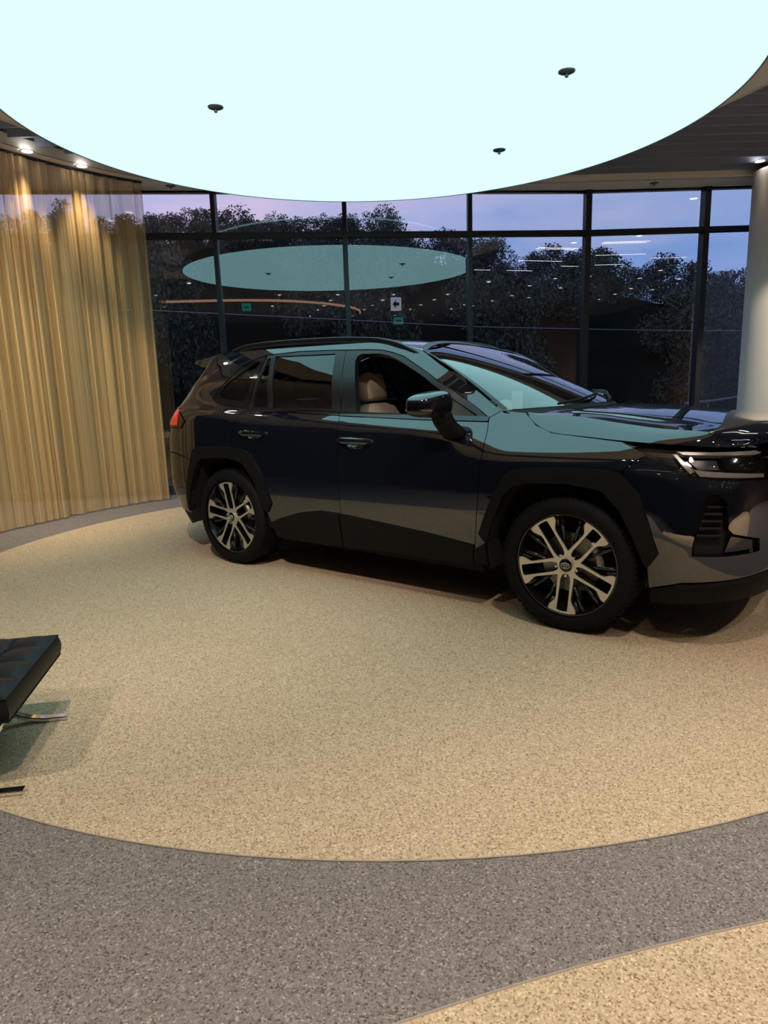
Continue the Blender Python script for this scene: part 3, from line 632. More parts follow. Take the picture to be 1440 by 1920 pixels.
# wheels
def rim_outline():
    """five paired spokes as one outline with five slots (machined face), plus the slots"""
    out = []; slots = []
    for k in range(5):
        a0 = k*2*math.pi/5; ca, sa = math.cos(a0), math.sin(a0); W_ = lambda r, t_: (r*ca-t_*sa, r*sa+t_*ca)
        arcs = [(.270*math.cos(q), .270*math.sin(q)) for q in np.linspace(-.292, .292, 9)]
        loc = [(.072, -.0425), (.185, -.0425), (.203, -.047), (.238, -.074)]+[(x, y) for x, y in arcs]+[(.238, .074), (.203, .047), (.185, .0425), (.072, .0425)]
        out += [W_(*p) for p in loc[1:-1]]
        v = .0425/math.sin(math.pi/5); b = a0+math.pi/5; out.append((v*1.06*math.cos(b), v*1.06*math.sin(b)))
        si = [(.052, -.012), (.062, -.022), (.085, -.0285), (.252, -.0305), (.2575, -.027), (.2600, 0), (.2575, .027), (.252, .0305), (.085, .0285), (.062, .022), (.052, .012)]
        slots.append([W_(*p) for p in si])
    return out, slots
RO, RS = rim_outline()
def wheel(x, side, rot, toe=0.):
    yf = .912*side
    base = MB()
    base.lathe([(.262, .15), (.285, .14), (.280, .05), (.281, .012), (.284, .006), (.281, .001), (.274, .001), (.2715, .006), (.268, .02), (.252, .05), (.245, .16)], axis='y', n=64)
    w_ = base.build('wheel', M_RIMK, car, smooth=True, angle=50, loc=(x, -yf, .372))
    w_.rotation_euler = (0, 0, 0 if side > 0 else math.pi)
    # local: face looks to -y
    F_ = lambda u, v: np.stack([u, 0*u, v], -1)
    prof = [(-.115, .284), (-.122, .300), (-.119, .326), (-.108, .348), (-.094, .362), (-.070, .3695), (-.030, .3725), (0, .373), (.030, .3725), (.070, .3695), (.094, .362), (.108, .348), (.119, .326), (.122, .300), (.115, .284)]
    ty = MB(); ty.lathe([(r, y_+.108) for y_, r in prof], axis='y', n=96); 
    for k in range(72):        # shoulder blocks of the tread
        a = 2*math.pi*(k+.5)/72; d = np.array([math.cos(a), 0, math.sin(a)]); tdir = np.array([-math.sin(a), 0, math.cos(a)])
        for yy in (.030, .186): ty.obox(d*.3655+np.array([0, yy, 0]), tdir*.0115, np.array([0, .018, 0]), d*.0055)
    ty.build('tyre', M_TYRE, w_, smooth=True, angle=35)
    c_, s_ = math.cos(rot), math.sin(rot); R_ = lambda P: [(p[0]*c_-p[1]*s_, p[0]*s_+p[1]*c_) for p in P]
    def dish(u, v): r = np.sqrt(u*u+v*v); return np.stack([u, .004+.022*np.clip(1-r/.2, 0, 1)**1.3*0+.016*(1-np.clip(r/.27, 0, 1)**2), v], -1)
    mb = MB(); panel(mb, R_(RO), dish, res=.02, thick=.006, inset=0, holes=[R_(q) for q in RS]); mb.build('machined_face', M_RIMS, w_)
    # black spoke bodies below the machined faces, and the struts between them
    mb = MB()
    panel(mb, inset_poly(np.array(densify(R_(RO), .02)), -.004) if area2(np.array(R_(RO))) > 0 else R_(RO), lambda u, v: dish(u, v)+np.array([0, .0065, 0]), res=.03, thick=.05, inset=0, holes=[R_(q) for q in RS])
    for k in range(5):
        for sg in (-1, 1):
            a = rot+k*2*math.pi/5; ca, sa = math.cos(a), math.sin(a)
            for (r0, t0, r1, t1) in ((.115, .050, .258, .118), (.20, .060, .262, .092)):
                p0 = np.array([r0*ca-t0*sg*sa, .040, r0*sa+t0*sg*ca]); p1 = np.array([r1*ca-t1*sg*sa, .030, r1*sa+t1*sg*ca]); mb.tube([p0, p1], .01, sx=(.010, .016), up=(0, 1, 0))
    mb.build('spokes', M_RIMK, w_, smooth=True, angle=30)
    mb = MB(); mb.lathe([(.001, .085), (.165, .085), (.168, .095), (.168, .105), (.001, .106)], axis='y', n=48); mb.build('brake_disc', M_DISCB, w_, smooth=True)
    if x > 0 or True:
        mb = MB(); q = [(.175*math.cos(a), .06, .175*math.sin(a)) for a in np.linspace(.0, .8, 8)]; mb.tube(q, .03, sx=(.022, .035), up=(0, 1, 0)); mb.build('brake_caliper', M_DISCB, w_, smooth=True)
    mb = MB(); mb.lathe([(.0295, .02), (.034, .010), (.036, .004), (.0365, .018)], axis='y', n=40); mb.build('hub_ring', M_RIMS, w_, smooth=True)
    cap = MB(); cap.lathe([(.0005, .001), (.022, .0025), (.030, .006), (.0305, .02)], axis='y', n=40); co = cap.build('hub_cap', M_GLOSSK, w_, smooth=True)
    em = MB()
    ell = lambda cx, cz, ax, az, n=40: [(cx+ax*math.cos(a), .0, cz+az*math.sin(a)) for a in np.linspace(0, 2*math.pi, n+1)[:-1]]
    em.tube(ell(0, 0, .0225, .0155), .0016, n=6, closed=True, up=(0, 1, 0)); em.tube(ell(0, -.0005, .0068, .0143), .0014, n=6, closed=True, up=(0, 1, 0)); em.tube(ell(0, .0075, .0165, .0068), .0014, n=6, closed=True, up=(0, 1, 0))
    em.build('emblem', M_EMB, w_, smooth=True, label='chrome three-oval emblem')
    for k in range(5):
        a = rot+k*2*math.pi/5; mb = MB(); mb.lathe([(.0005, .012), (.0075, .013), (.010, .018), (.010, .045)], c=(.0605*math.cos(a), 0, .0605*math.sin(a)), axis='y', n=12); mb.build('wheel_nut', M_EMB, w_, smooth=True)
    return w_
wheel(1.345, 1, math.radians(266)); wheel(-1.345, 1, math.radians(243)); wheel(1.345, -1, .4); wheel(-1.345, -1, .9)

# front bumper skin, lamps, lower lip: both halves in one piece each
END = SF
lamp_low = [(1.713, .99), (1.796, .948), (1.869, .901), (1.914, .880), (2.033, .868), (2.257, .862), (2.42, .862)]
bump = [(1.627, .90), (1.681, .948), (1.728, .973)]+lamp_low[1:]+[(2.44, .93), (2.46, 1.000), (END, 1.000), (END, .40), (2.326, .405), (1.931, .366), (1.775, .312), (1.765, .43), (1.79, .52), (1.71, .70), (1.665, .80)]
intake = [(1.972, .507), (1.971, .545), (2.003, .755), (2.025, .794), (2.064, .801), (2.10, .776), (2.118, .70), (2.123, .640), (2.150, .615), (2.302, .580), (2.308, .522), (2.113, .510)]
grille = [(2.40, .43), (2.42, .54), (2.50, .80), (END-.02, .80), (END-.02, .43)]
fb = MB(); panel(fb, bump, S, sides=BOTH, holes=[intake, grille]); fb = fb.build('front_bumper', M_PAINT, car)
for side in BOTH:
    ik = MB(); panel(ik, inset_poly(densify(intake, .02)[::1] if area2(np.array(intake)) > 0 else densify(intake, .02)[::-1], -.006), S, sides=(side,), off=-.055, thick=0, inset=0)
    ik = ik.build('air_intake', M_UNDER, fb)
    fr = MB(); ip = densify(intake, .03)
    P = [S(np.array([a]), np.array([b]))[0]*np.array([1, side, 1]) for a, b in ip]; Q = [S(np.array([a]), np.array([b]))[0]*np.array([.985, side*.95, 1]) for a, b in ip]
    fr.grid([[p, q] for p, q in zip(P+P[:1], Q+Q[:1])]); fr.build('intake_wall', M_GLOSSK, fb)
    for k in range(5):
        zz = .60+.035*k; fin_ = MB(); panel(fin_, [(1.99+.01*k, zz), (2.105, zz), (2.105, zz+.010), (1.99+.01*k, zz+.010)], S, sides=(side,), off=-.030, thick=.02, inset=0); fin_.build('intake_fin', M_UNDER, fb)
    lp = MB(); panel(lp, [(2.12, .520), (2.30, .530), (2.295, .575), (2.150, .605)], S, sides=(side,), off=-.020, thick=.02, inset=.003); lp.build('intake_trim', M_GLOSSK, fb)
    # head lamp
    hl_out = [(1.600, 1.034), (1.70, 1.013), (1.835, 1.004), (2.0, 1.004), (2.218, 1.004), (2.40, .995), (2.435, .93), (2.415, .866)]+lamp_low[::-1][1:]
    hb_ = MB(); panel(hb_, hl_out, S, sides=(side,), off=-.045, thick=0, inset=0); hl = hb_.build('headlight', M_GLOSSK, car)
    g_ = MB(); panel(g_, [(1.870, 1.000), (2.30, .998), (2.345, .985), (2.30, .978), (2.04, .984), (1.905, .985)], S, sides=(side,), off=-.008, thick=.03, inset=.001, res=.02); g_.build('light_guide', M_GUIDE, hl)
    g_ = MB(); panel(g_, [(1.955, .922), (2.015, .914), (2.29, .893), (2.34, .890), (2.34, .870), (1.990, .886)], S, sides=(side,), off=-.012, thick=.03, inset=.001, res=.02); g_.build('light_guide', M_GUIDE, hl)
    g_ = MB(); panel(g_, [(1.852, .992), (1.872, .994), (1.968, .912), (1.945, .898)], S, sides=(side,), off=-.020, thick=.03, inset=.001, res=.02); g_.build('light_guide', M_GUIDE, hl)
    g_ = MB(); panel(g_, round_poly([(2.10, .975), (2.30, .972), (2.36, .955), (2.36, .915), (2.28, .908), (2.12, .920)], .015), S, sides=(side,), off=-.016, thick=.03, inset=0, res=.02); g_.build('projector', M_GLOSSK, hl)
    g_ = MB(); panel(g_, [(1.93, .972), (2.08, .972), (2.09, .925), (1.985, .925)], S, sides=(side,), off=-.034, thick=.01, inset=0, res=.02); g_.build('reflector', M_SATINK, hl)
    g_ = MB(); panel(g_, hl_out, S, sides=(side,), off=-.003, thick=0, inset=.002); g_.build('lamp_cover', M_LENS, hl)
g_ = MB(); panel(g_, grille, S, sides=BOTH, off=-.03, thick=0, inset=-.004); gr = g_.build('grille', M_UNDER, fb)
g_ = MB()
for zz in np.arange(.45, .80, .035): panel(g_, [(max(2.40, 2.40+(zz-.43)*.28), zz), (END-.015, zz), (END-.015, zz+.012), (max(2.40, 2.40+(zz-.43)*.28), zz+.012)], S, sides=BOTH, off=-.008, thick=.02, inset=0)
g_.build('grille_bars', M_GLOSSK, fb)
g_ = MB(); panel(g_, [(1.78, .300), (1.931, .352), (2.326, .392), (END, .392), (END, .250), (2.287, .262), (2.06, .255), (1.775, .225)], S, sides=BOTH, off=-.012, thick=.03, inset=0); g_.build('front_lip', M_CLAD, car)
g_ = MB(); panel(g_, [(1.90, .352), (2.326, .404), (END, .404), (END, .380), (2.326, .380), (1.96, .345)], S, sides=BOTH, off=.006, thick=.02, inset=0); g_.build('lip_blade', M_CLAD, car)

# rear bumper, tailgate and rear screen
g_ = MB(); panel(g_, [(-1.80, .80), (-2.0, .835), (-2.175, .835), (SR, .835), (SR, .36), (-2.1, .37), (-1.90, .345), (-1.895, .40), (-1.80, .66)], S, sides=BOTH); rb = g_.build('rear_bumper', M_PAINT, car)
g_ = MB(); panel(g_, [(-1.90, .34), (-2.1, .365), (SR, .355), (SR, .22), (-2.1, .23), (-1.92, .26)], S, sides=BOTH, off=-.01, inset=0); g_.build('rear_valance', M_CLAD, rb)
g_ = MB(); panel(g_, [(-2.18, .84), (SR, .84), (SR, 1.21), (-2.03, 1.21), (-2.03, 1.20), (-2.18, 1.05)], S, sides=BOTH); tg = g_.build('tailgate', M_PAINT, car)
g_ = MB(); panel(g_, [(-2.03, 1.214), (SR, 1.214), (SR, 1.52), (-1.945, 1.52), (-1.99, 1.30)], S, sides=BOTH, off=-.004, thick=.01); g_.build('rear_screen', M_PRIV, tg)

# bonnet: crowned top between two creases, and the flank down to the shut line
uC = [0, .25, .46, .66, .85, .915, 1.0]
cX = pchip(uC, [1.073, 1.332, 1.553, 1.775, 1.99, 2.056, 2.133]); cY = pchip(uC, [-.728, -.730, -.735, -.738, -.730, -.708, -.655]); cZ = pchip(uC, [1.170, 1.1525, 1.122, 1.0965, 1.083, 1.0545, 1.016])
mX = pchip([0, 1], [1.30, 2.288]); mZ = pchip([0, .3, .6, .85, .95, 1.0], [1.190, 1.172, 1.146, 1.118, 1.092, 1.030])
def bonnet(u, v):
    q = 1-v*v; x = cX(u)*(1-q)+mX(u)*q; y = -cY(u)*v; z = cZ(u)*(1-q)+mZ(u)*q
    z = z-.011*np.exp(-((np.abs(v)-.80)/.055)**2)*sst(0, .1, u)*(1-sst(.5, .8, u))
    return np.stack([x, y, z], -1)
U, Vv = np.meshgrid(1-(1-np.linspace(0, 1, 110))**1.8, np.linspace(-1, 1, 101), indexing='ij'); P = bonnet(U, Vv)
hd = MB(); surf(P, (0, 0, 1), hd)
lS = pchip([0, .07, .16, .32, .52, .80, .93, 1.0], [1.027, 1.110, 1.216, 1.40, 1.597, 1.89, 2.09, 2.225]); lZ = pchip([0, .07, .16, .32, .52, .80, .93, 1.0], [1.171, 1.111, 1.072, 1.056, 1.041, 1.025, 1.016, 1.010])
uu = np.linspace(0, 1, 70); C = np.stack([cX(uu), cY(uu), cZ(uu)], -1); Lw = S(lS(uu), lZ(uu))
for sg in (1, -1):
    G = []
    for k in range(7):
        q = k/6; mid = C*(1-q)+Lw*q; mid = mid+np.array([0, -.006, .004])*math.sin(math.pi*q); G.append(mid*np.array([1, sg, 1]))
    surf(np.array(G), (0, -sg, .6), hd)
# turned-under front lip
fr_ = bonnet(np.ones(81), np.linspace(-1, 1, 81)); lip = np.stack([fr_, fr_+np.array([-.015, 0, -.018])], 0); hd.grid(lip, normals=np.stack([np.tile([.9, 0, -.3], (81, 1))]*2))
hd.build('hood', M_PAINT, car)
# windscreen, cowl, wipers
def screen(u, v):
    q = 1-v*v
    bx = .884*(1-q)+1.215*q; by = .750; bz = 1.187*(1-q)+1.200*q; tx = .285*(1-q)+.075*q; tz = 1.546*(1-q)+1.628*q; ty = .655
    x = bx*(1-u)+tx*u; z = bz*(1-u)+tz*u; y = (by*(1-u)+ty*u)*v; k_ = .020*np.sin(math.pi*u)
    return np.stack([x+k_*.45, y, z+k_*.85], -1)
U, Vv = np.meshgrid(np.linspace(0, 1, 40), np.linspace(-1, 1, 61), indexing='ij'); P = screen(U, Vv); ws = surf(P, (.5, 0, 1)).build('windshield', M_WSH, car)
for sg in (1, -1):      # black bands at the screen edges
    e_ = np.linspace(0, 1, 40); A_ = screen(e_, np.full(40, sg*.965)); B_ = screen(e_, np.full(40, sg*1.0)); MB().grid(np.stack([A_, B_], 0)+np.array([.002, 0, .004])).build('screen_edge', M_SATINK, ws, smooth=True)
e_ = np.linspace(-1, 1, 61); A_ = screen(np.full(61, .955), e_); B_ = screen(np.full(61, 1.0), e_); MB().grid(np.stack([A_, B_], 0)+np.array([.002, 0, .004])).build('header_band', M_SATINK, ws, smooth=True)
A_ = screen(np.zeros(61), e_)+np.array([0, 0, -.004]); B_ = bonnet(np.zeros(61), e_)+np.array([0, 0, -.012]); mid = (A_+B_)/2-np.array([0, 0, .018])
MB().grid(np.stack([A_, mid, B_], 0)).build('cowl', M_UNDER, car, smooth=True)
for (v0, v1, u1) in ((-.62, .25, .10), (.10, .80, .12)):
    A_ = screen(np.linspace(.0, u1, 12), np.linspace(v0, v1, 12))+np.array([.012, 0, .014]); MB().tube(A_, .008, n=6).build('wiper', M_UNDER, car, smooth=True)
# roof, spoiler, rails
rx = pchip([0, .2, .45, .7, 1.0], [.075, -.35, -.85, -1.4, -1.95]); rzc = pchip([0, .12, .3, .5, .75, 1.0], [1.628, 1.652, 1.675, 1.685, 1.672, 1.628])
def roof(u, v):
    q = 1-v*v; sx_ = .285+u*(-1.93-.285); e_ = S(sx_, RZ(sx_)); yv = np.sign(v)*np.abs(v)
    return np.stack([e_[..., 0]*(1-q)+rx(u)*q, -e_[..., 1]*v, RZ(sx_)*(1-q**.8)+rzc(u)*q**.8], -1)
U, Vv = np.meshgrid(np.linspace(0, 1, 60), np.sin(np.linspace(-math.pi/2, math.pi/2, 51)), indexing='ij'); P = roof(U, Vv); surf(P, (0, 0, 1)).build('roof', M_PAINT, car)
st_ = []
for y in np.linspace(-1, 1, 25):
    k_ = 1-y*y; yy = .622*y; zt = 1.586+.042*k_**.8; st_.append([(-1.735-.2*k_, yy*.955, zt+.014), (-1.88-.10*k_, yy*.95, zt+.006), (-2.03-.08*k_, yy*.935, 1.574+.036*k_), (-2.045-.08*k_, yy*.955, 1.550+.036*k_), (-1.90-.07*k_, yy, 1.518+.03*k_), (-1.735-.2*k_, yy, 1.508+.03*k_)])
sp_ = MB(); sp_.grid(st_); sp_.raw(st_[0], [tuple(range(6))]); sp_.raw(st_[-1], [tuple(range(6))[::-1]]); sp_.build('spoiler', M_PAINT, car, smooth=True, angle=35)
for side in BOTH:
    rl = np.array([(-1.55, 1.640), (-1.45, 1.664), (-1.316, 1.677), (-1.06, 1.684), (-.632, 1.680), (-.155, 1.656), (.063, 1.616), (.17, 1.577), (.26, 1.537)])
    fz = pchip(rl[:, 0], rl[:, 1]); xs = np.linspace(-1.55, .26, 40)
    g_ = MB(); g_.tube([(x_, -(.585+.06*sst(-.2, .26, x_))*side, float(fz(x_))-.012) for x_ in xs], .012, sx=(.016, .012)); rr = g_.build('roof_rail', M_SATINK, car, smooth=True)
    g_ = MB(); g_.tube([(x_, -(.583+.06*sst(-.2, .26, x_))*side, float(fz(x_))-.030) for x_ in xs], .01, sx=(.012, .012)); g_.build('rail_foot', M_UNDER, rr, smooth=True)
# underbody and cabin
mb = MB(); mb.box(-.88, .80, -.82, .82, .235, .29); mb.box(-2.15, 2.15, -.515, .515, .22, .36); mb.build('underbody', M_UNDER, car)
mb = MB(); mb.box(-1.9, 1.0, -.70, .70, .36, .40); mb.box(-1.95, -1.90, -.70, .70, .4, 1.05); mb.build('cabin_floor', M_INT, car)
lin = roof(*np.meshgrid(np.linspace(.04, .97, 20), np.linspace(-.95, .95, 21), indexing='ij'))-np.array([0, 0, .035]); MB().grid(lin).build('headliner', M_INT, car, smooth=True)
for side in BOTH:
    pan = [(-1.10, .42), (.80, .42), (.80, 1.125), (.27, 1.13), (-.25, 1.145), (-1.10, 1.165)]
    g_ = MB(); panel(g_, pan, S, sides=(side,), off=-.075, thick=0, inset=0, res=.1); dt = g_.build('door_lining', M_INT, car)
    g_ = MB(); panel(g_, [(-.20, .62), (.78, .62), (.78, 1.09), (-.20, 1.10)], S, sides=(side,), off=-.082, thick=0, inset=0, res=.1); g_.build('lining_insert', M_TRIMB, dt)
mb = MB(); dsh = []
for y in np.linspace(-.70, .70, 15): dsh.append([(.98, y, 1.165), (.80, y, 1.165), (.62, y, 1.12), (.55, y, 1.03), (.58, y, .85), (.75, y, .60)])
mb.grid(dsh).build('dashboard', M_INT, car, smooth=True)
mb = MB(); mb.obox((.60, .10, 1.155), (.012, 0, 0), (0, .14, 0), (0, 0, .07)); mb.build('centre_screen', M_GLOSSK, car)
sw = MB(); sw.tube([(.42+.065*math.cos(a)*1.0, .37+.185*math.sin(a), .99+.17*math.cos(a)) for a in np.linspace(0, 2*math.pi, 33)[:-1]], .014, n=8, closed=True, up=(1, 0, -.3)); sw.tube([(.42, .20, .99), (.45, .37, .99), (.42, .54, .99)], .018, n=8); sw.tube([(.45, .37, .99), (.7, .37, .9)], .03); sw.build('steering_wheel', M_GLOSSK, car, smooth=True)
def seat(y, x0, wide):
    def pad(st, n=20):
        P = []
        for (cx, cz, th, wd, tx_, tz_) in st:   # station centre, thickness, half width, thickness direction
            row = []
            for k in range(n+1):
                a = 2*math.pi*k/n; c_, s_ = math.cos(a), math.sin(a); e_ = .5
                row.append((cx+math.copysign(abs(c_)**e_, c_)*th*tx_, y+math.copysign(abs(s_)**e_, s_)*wd, cz+math.copysign(abs(c_)**e_, c_)*th*tz_))
            P.append(row)
        return np.array(P)
    d = (.95, .25)
    back = pad([(x0+.10, .58, .03, .05, *d), (x0+.08, .62, .075, .20, *d), (x0+.01, .85, .085, .235, *d), (x0-.07, 1.08, .080, .225, *d), (x0-.105, 1.17, .070, .19, *d), (x0-.122, 1.205, .035, .12, *d), (x0-.126, 1.213, .004, .02, *d)])
    s_ = MB().grid(back, flip=True).build('seat', M_SEAT, car, smooth=True, angle=70)
    hx_ = x0-.115; head = pad([(hx_, 1.222, .004, .02, *d), (hx_, 1.226, .045, .11, *d), (hx_-.006, 1.245, .060, .128, *d), (hx_-.025, 1.33, .062, .130, *d), (hx_-.040, 1.400, .050, .118, *d), (hx_-.046, 1.422, .028, .08, *d), (hx_-.047, 1.427, .003, .02, *d)])
    MB().grid(head, flip=True).build('headrest', M_SEAT, s_, smooth=True, angle=70)
    cu = []
    for (x_, zt, zb, wd) in ((x0+.02, .60, .44, .20), (x0+.10, .64, .40, .25), (x0+.35, .66, .40, .26), (x0+.52, .64, .42, .24), (x0+.57, .58, .48, .20)):
        row = []
        for k in range(21):
            a = 2*math.pi*k/20; c_, q_ = math.cos(a), math.sin(a); row.append((x_, y+math.copysign(abs(c_)**.5, c_)*wd, (zt+zb)/2+math.copysign(abs(q_)**.5, q_)*(zt-zb)/2))
        cu.append(row)
    MB().grid(cu).build('seat_cushion', M_SEAT, s_, smooth=True, angle=70)
seat(-.37, -.215, .24); seat(.37, .03, .24); seat(-.40, -1.12, .3); seat(.40, -1.12, .3)
g_ = MB(); g_.tube([(-.30, -.60, 1.52), (-.27, -.66, 1.30), (-.24, -.72, 1.05)], .01, sx=(.024, .003), up=(0, 1, 0)); g_.build('seat_belt', M_TRIMB, car)
o = empty('paper_card', (0, 0, 0)); bpy.data.objects.remove(o)
# ------------------------------------------------------------------ leather stool at the left edge
M_LEATH = principled('black_leather', (.008, .0085, .009), .45, bump=(220, .10, .001), spec=.16)
st = empty('ottoman', (-1.652, 2.392, .003), math.radians(9.5), label='black tufted leather stool on a crossed chrome frame at the left edge', cat='ottoman')
n_ = 81; g = np.linspace(-1, 1, n_); U, Vv = np.meshgrid(g, g, indexing='ij'); HS = .300
seam = (np.abs(np.sin(U*math.pi*2))*np.abs(np.sin(Vv*math.pi*2)))**.38
edge = np.clip(1-np.maximum(np.abs(U), np.abs(Vv))**24, 0, 1)**.5
ztop = .352+.022*seam*np.clip((1.0-np.maximum(np.abs(U), np.abs(Vv)))/.12, 0, 1)**.5+.010*(1-U**2)*(1-Vv**2)
X_, Y_ = U*HS, Vv*HS
mb = MB(); mb.grid(np.stack([X_, Y_, ztop], -1))
ring = [(-HS, y) for y in g*HS][::-1]+[(x, -HS) for x in g*HS][1:]+[(HS, y) for y in g*HS][1:]+[(x, HS) for x in (g*HS)[::-1]][1:-1]
rows = []
for q in np.linspace(0, 1, 7):
    bl = 1+.028*math.sin(math.pi*q); rows.append([(x*bl, y*bl, .352-.085*q) for x, y in ring+ring[:1]])
mb.grid(rows); mb.raw([(x, y, .267) for x, y in ring], [tuple(range(len(ring)))])
cu = mb.build('cushion', M_LEATH, st, smooth=True, angle=50)
for zz, nm in ((.353, 'piping'), (.270, 'piping')):
    mb = MB(); mb.tube([(x*1.004, y*1.004, zz) for x, y in ring[::4]], .0035, n=6, closed=True); mb.build(nm, M_LEATH, cu, smooth=True)
for i in (-1, 0, 1):
    for j in (-1, 0, 1):
        mb = MB(); mb.lathe([(.0005, .005), (.007, .0035), (.009, -.001)], c=(i*HS/2, j*HS/2, .356+.010*(1-i*i/4)*(1-j*j/4)), n=14); mb.build('button', M_LEATH, cu, smooth=True)
curve = [(.318, .0087), (.24, .0095), (.17, .020), (.10, .048), (.03, .090), (-.05, .142), (-.13, .190), (-.20, .224), (-.262, .240)]
sx_ = pchip([-c[0] for c in curve], [c[1] for c in curve])
for yy in (-.300, .240):
    for sg in (1, -1):
        P = [(sg*x, yy+(.0185 if sg < 0 else 0), float(sx_(-x))) for x in np.linspace(.318, -.262, 26)]
        mb = MB(); mb.tube(P, .01, sx=(.0175, .0085)); mb.build('leg', M_CHROME, st, smooth=True, angle=35, label='curved flat chrome leg')
for xx in (-.255, .255):
    mb = MB(); mb.tube([(xx, -.31, .252), (xx, .27, .252)], .01, sx=(.016, .006)); mb.build('frame_rail', M_CHROME, st, smooth=True, angle=35)
for k, yy in enumerate(np.linspace(-.22, .18, 6)):
    mb = MB(); mb.box(-.262, .262, yy-.017, yy+.017, .259, .2665); mb.build('strap', M_LEATH, st)

# loose cord under the car
M_CORD = principled('cord', (.20, .19, .17), .5)
def smooth_path(P, n=8):
    P = np.array(P, float); d = np.r_[0, np.cumsum(np.linalg.norm(np.diff(P, axis=0), axis=1))]; f = [pchip(d, P[:, k]) for k in range(P.shape[1])]; q = np.linspace(0, d[-1], n*len(P)); return np.stack([g_(q) for g_ in f], 1)
mb = MB(); mb.tube(smooth_path([(-.95, 5.50, .008), (-.72, 5.477, .008), (-.63, 5.466, .008), (-.52, 5.41, .008), (-.41, 5.474, .008), (-.352, 5.42, .008), (-.375, 5.30, .008), (-.42, 5.205, .008), (-.518, 5.19, .008), (-.60, 5.25, .008), (-.64, 5.38, .008), (-.62, 5.50, .012), (-.48, 5.54, .012), (-.34, 5.505, .008), (-.26, 5.46, .008), (-.20, 5.43, .008), (-.166, 5.34, .008), (-.132, 5.387, .008), (-.06, 5.52, .008), (.15, 5.60, .008)]), .004, n=6)
mb.build('cord', M_CORD, smooth=True, label='thin pale looped cord lying on the carpet under the car', cat='cord')

# price cards behind the windscreen
def to_world(L): c_, s_ = math.cos(CAR_YAW), math.sin(CAR_YAW); return (CAR_POS[0]+c_*L[0]-s_*L[1], CAR_POS[1]+s_*L[0]+c_*L[1], L[2])
c1 = empty('paper_card', to_world((.71, -.20, 1.166)), CAR_YAW+.5, label='white toothed paper card standing inside the windshield', cat='card', group='paper cards behind the windshield')
V = [(-.035, -.001, 0), (.035, -.001, 0), (.035, -.001, .12)]
for k in range(6): V += [(.035-.07*(k+.5)/6, -.001, .108), (.035-.07*(k+1)/6, -.001, .12)]
mb = MB(); k = len(V); mb.raw(V+[(x, .001, z) for x, _, z in V], [tuple(range(k)), tuple(range(2*k-1, k-1, -1))]+[(i, (i+1) % k+0, (i+1) % k+k, i+k) for i in range(k)]); mb.build('sheet', M_PAPER, c1)
c2 = empty('paper_card', to_world((.64, -.24, 1.145)), CAR_YAW+.3, label='white folded paper card leaning inside the windshield, nearer the viewer', cat='card', group='paper cards behind the windshield')
mb = MB(); mb.raw([(-.05, 0, 0), (.05, 0, 0), (.045, .02, .075), (.0, .021, .085), (-.05, .02, .07), (-.05, .045, 0), (.05, .045, 0)], [(0, 1, 2, 3, 4), (5, 4, 3, 2, 6)]); mb.build('sheet', M_PAPER, c2)

# ------------------------------------------------------------------ outside: lawn, wooded slope, trees, wire, handrail
M_SLOPE = principled('slope_scrub', (.007, .010, .007), .95, spec=.0, noise=(1.2, .4))
M_ASPH = principled('asphalt', (.055, .065, .085), .9, noise=(1.5, .2))
M_BARK = principled('bark', (.030, .026, .024), .95)
def leaf_mat(name, a, b):
    m, t, out = new_mat(name); bs = t.add('ShaderNodeBsdfPrincipled', i_Roughness=.7); g_ = t.add('ShaderNodeNewGeometry'); rp = t.add('ShaderNodeValToRGB')
    rp.color_ramp.elements[0].color = (*a, 1); rp.color_ramp.elements[1].color = (*b, 1); t.link(g_.outputs['Random Per Island'], rp.inputs[0]); t.link(rp.outputs[0], bs.inputs['Base Color']); t.link(bs.outputs[0], out.inputs[0]); return m
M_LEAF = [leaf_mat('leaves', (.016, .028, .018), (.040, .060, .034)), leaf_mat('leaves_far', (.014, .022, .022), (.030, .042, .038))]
def slope_z(x, y):
    top = np.interp(x, [-20, -8, 0, 5, 10, 16, 25], [6.9, 6.9, 6.3, 5.2, 4.1, 3.6, 3.3]); q = sst(11.5, 29, y); top = CAM_H+(top-CAM_H)*np.clip(np.asarray(y)/29., 1, 2)
    return -.45+(top+.45)*q**.8
gx, gy = np.meshgrid(np.linspace(-40, 46, 80), np.linspace(9.8, 56, 60), indexing='ij'); nzs = .18*np.sin(gx*1.3+gy)*np.cos(gy*.9)*sst(12, 16, gy)
mb = MB(); mb.grid(np.stack([gx, gy, slope_z(gx, gy)+nzs-.02], -1)); mb.build('hillside', M_SLOPE, smooth=True, angle=180, kind='structure')
mb = MB(); mb.box(4.6, 13, 9.6, 13.0, -.6, -.40); mb.build('driveway', M_ASPH, kind='structure')
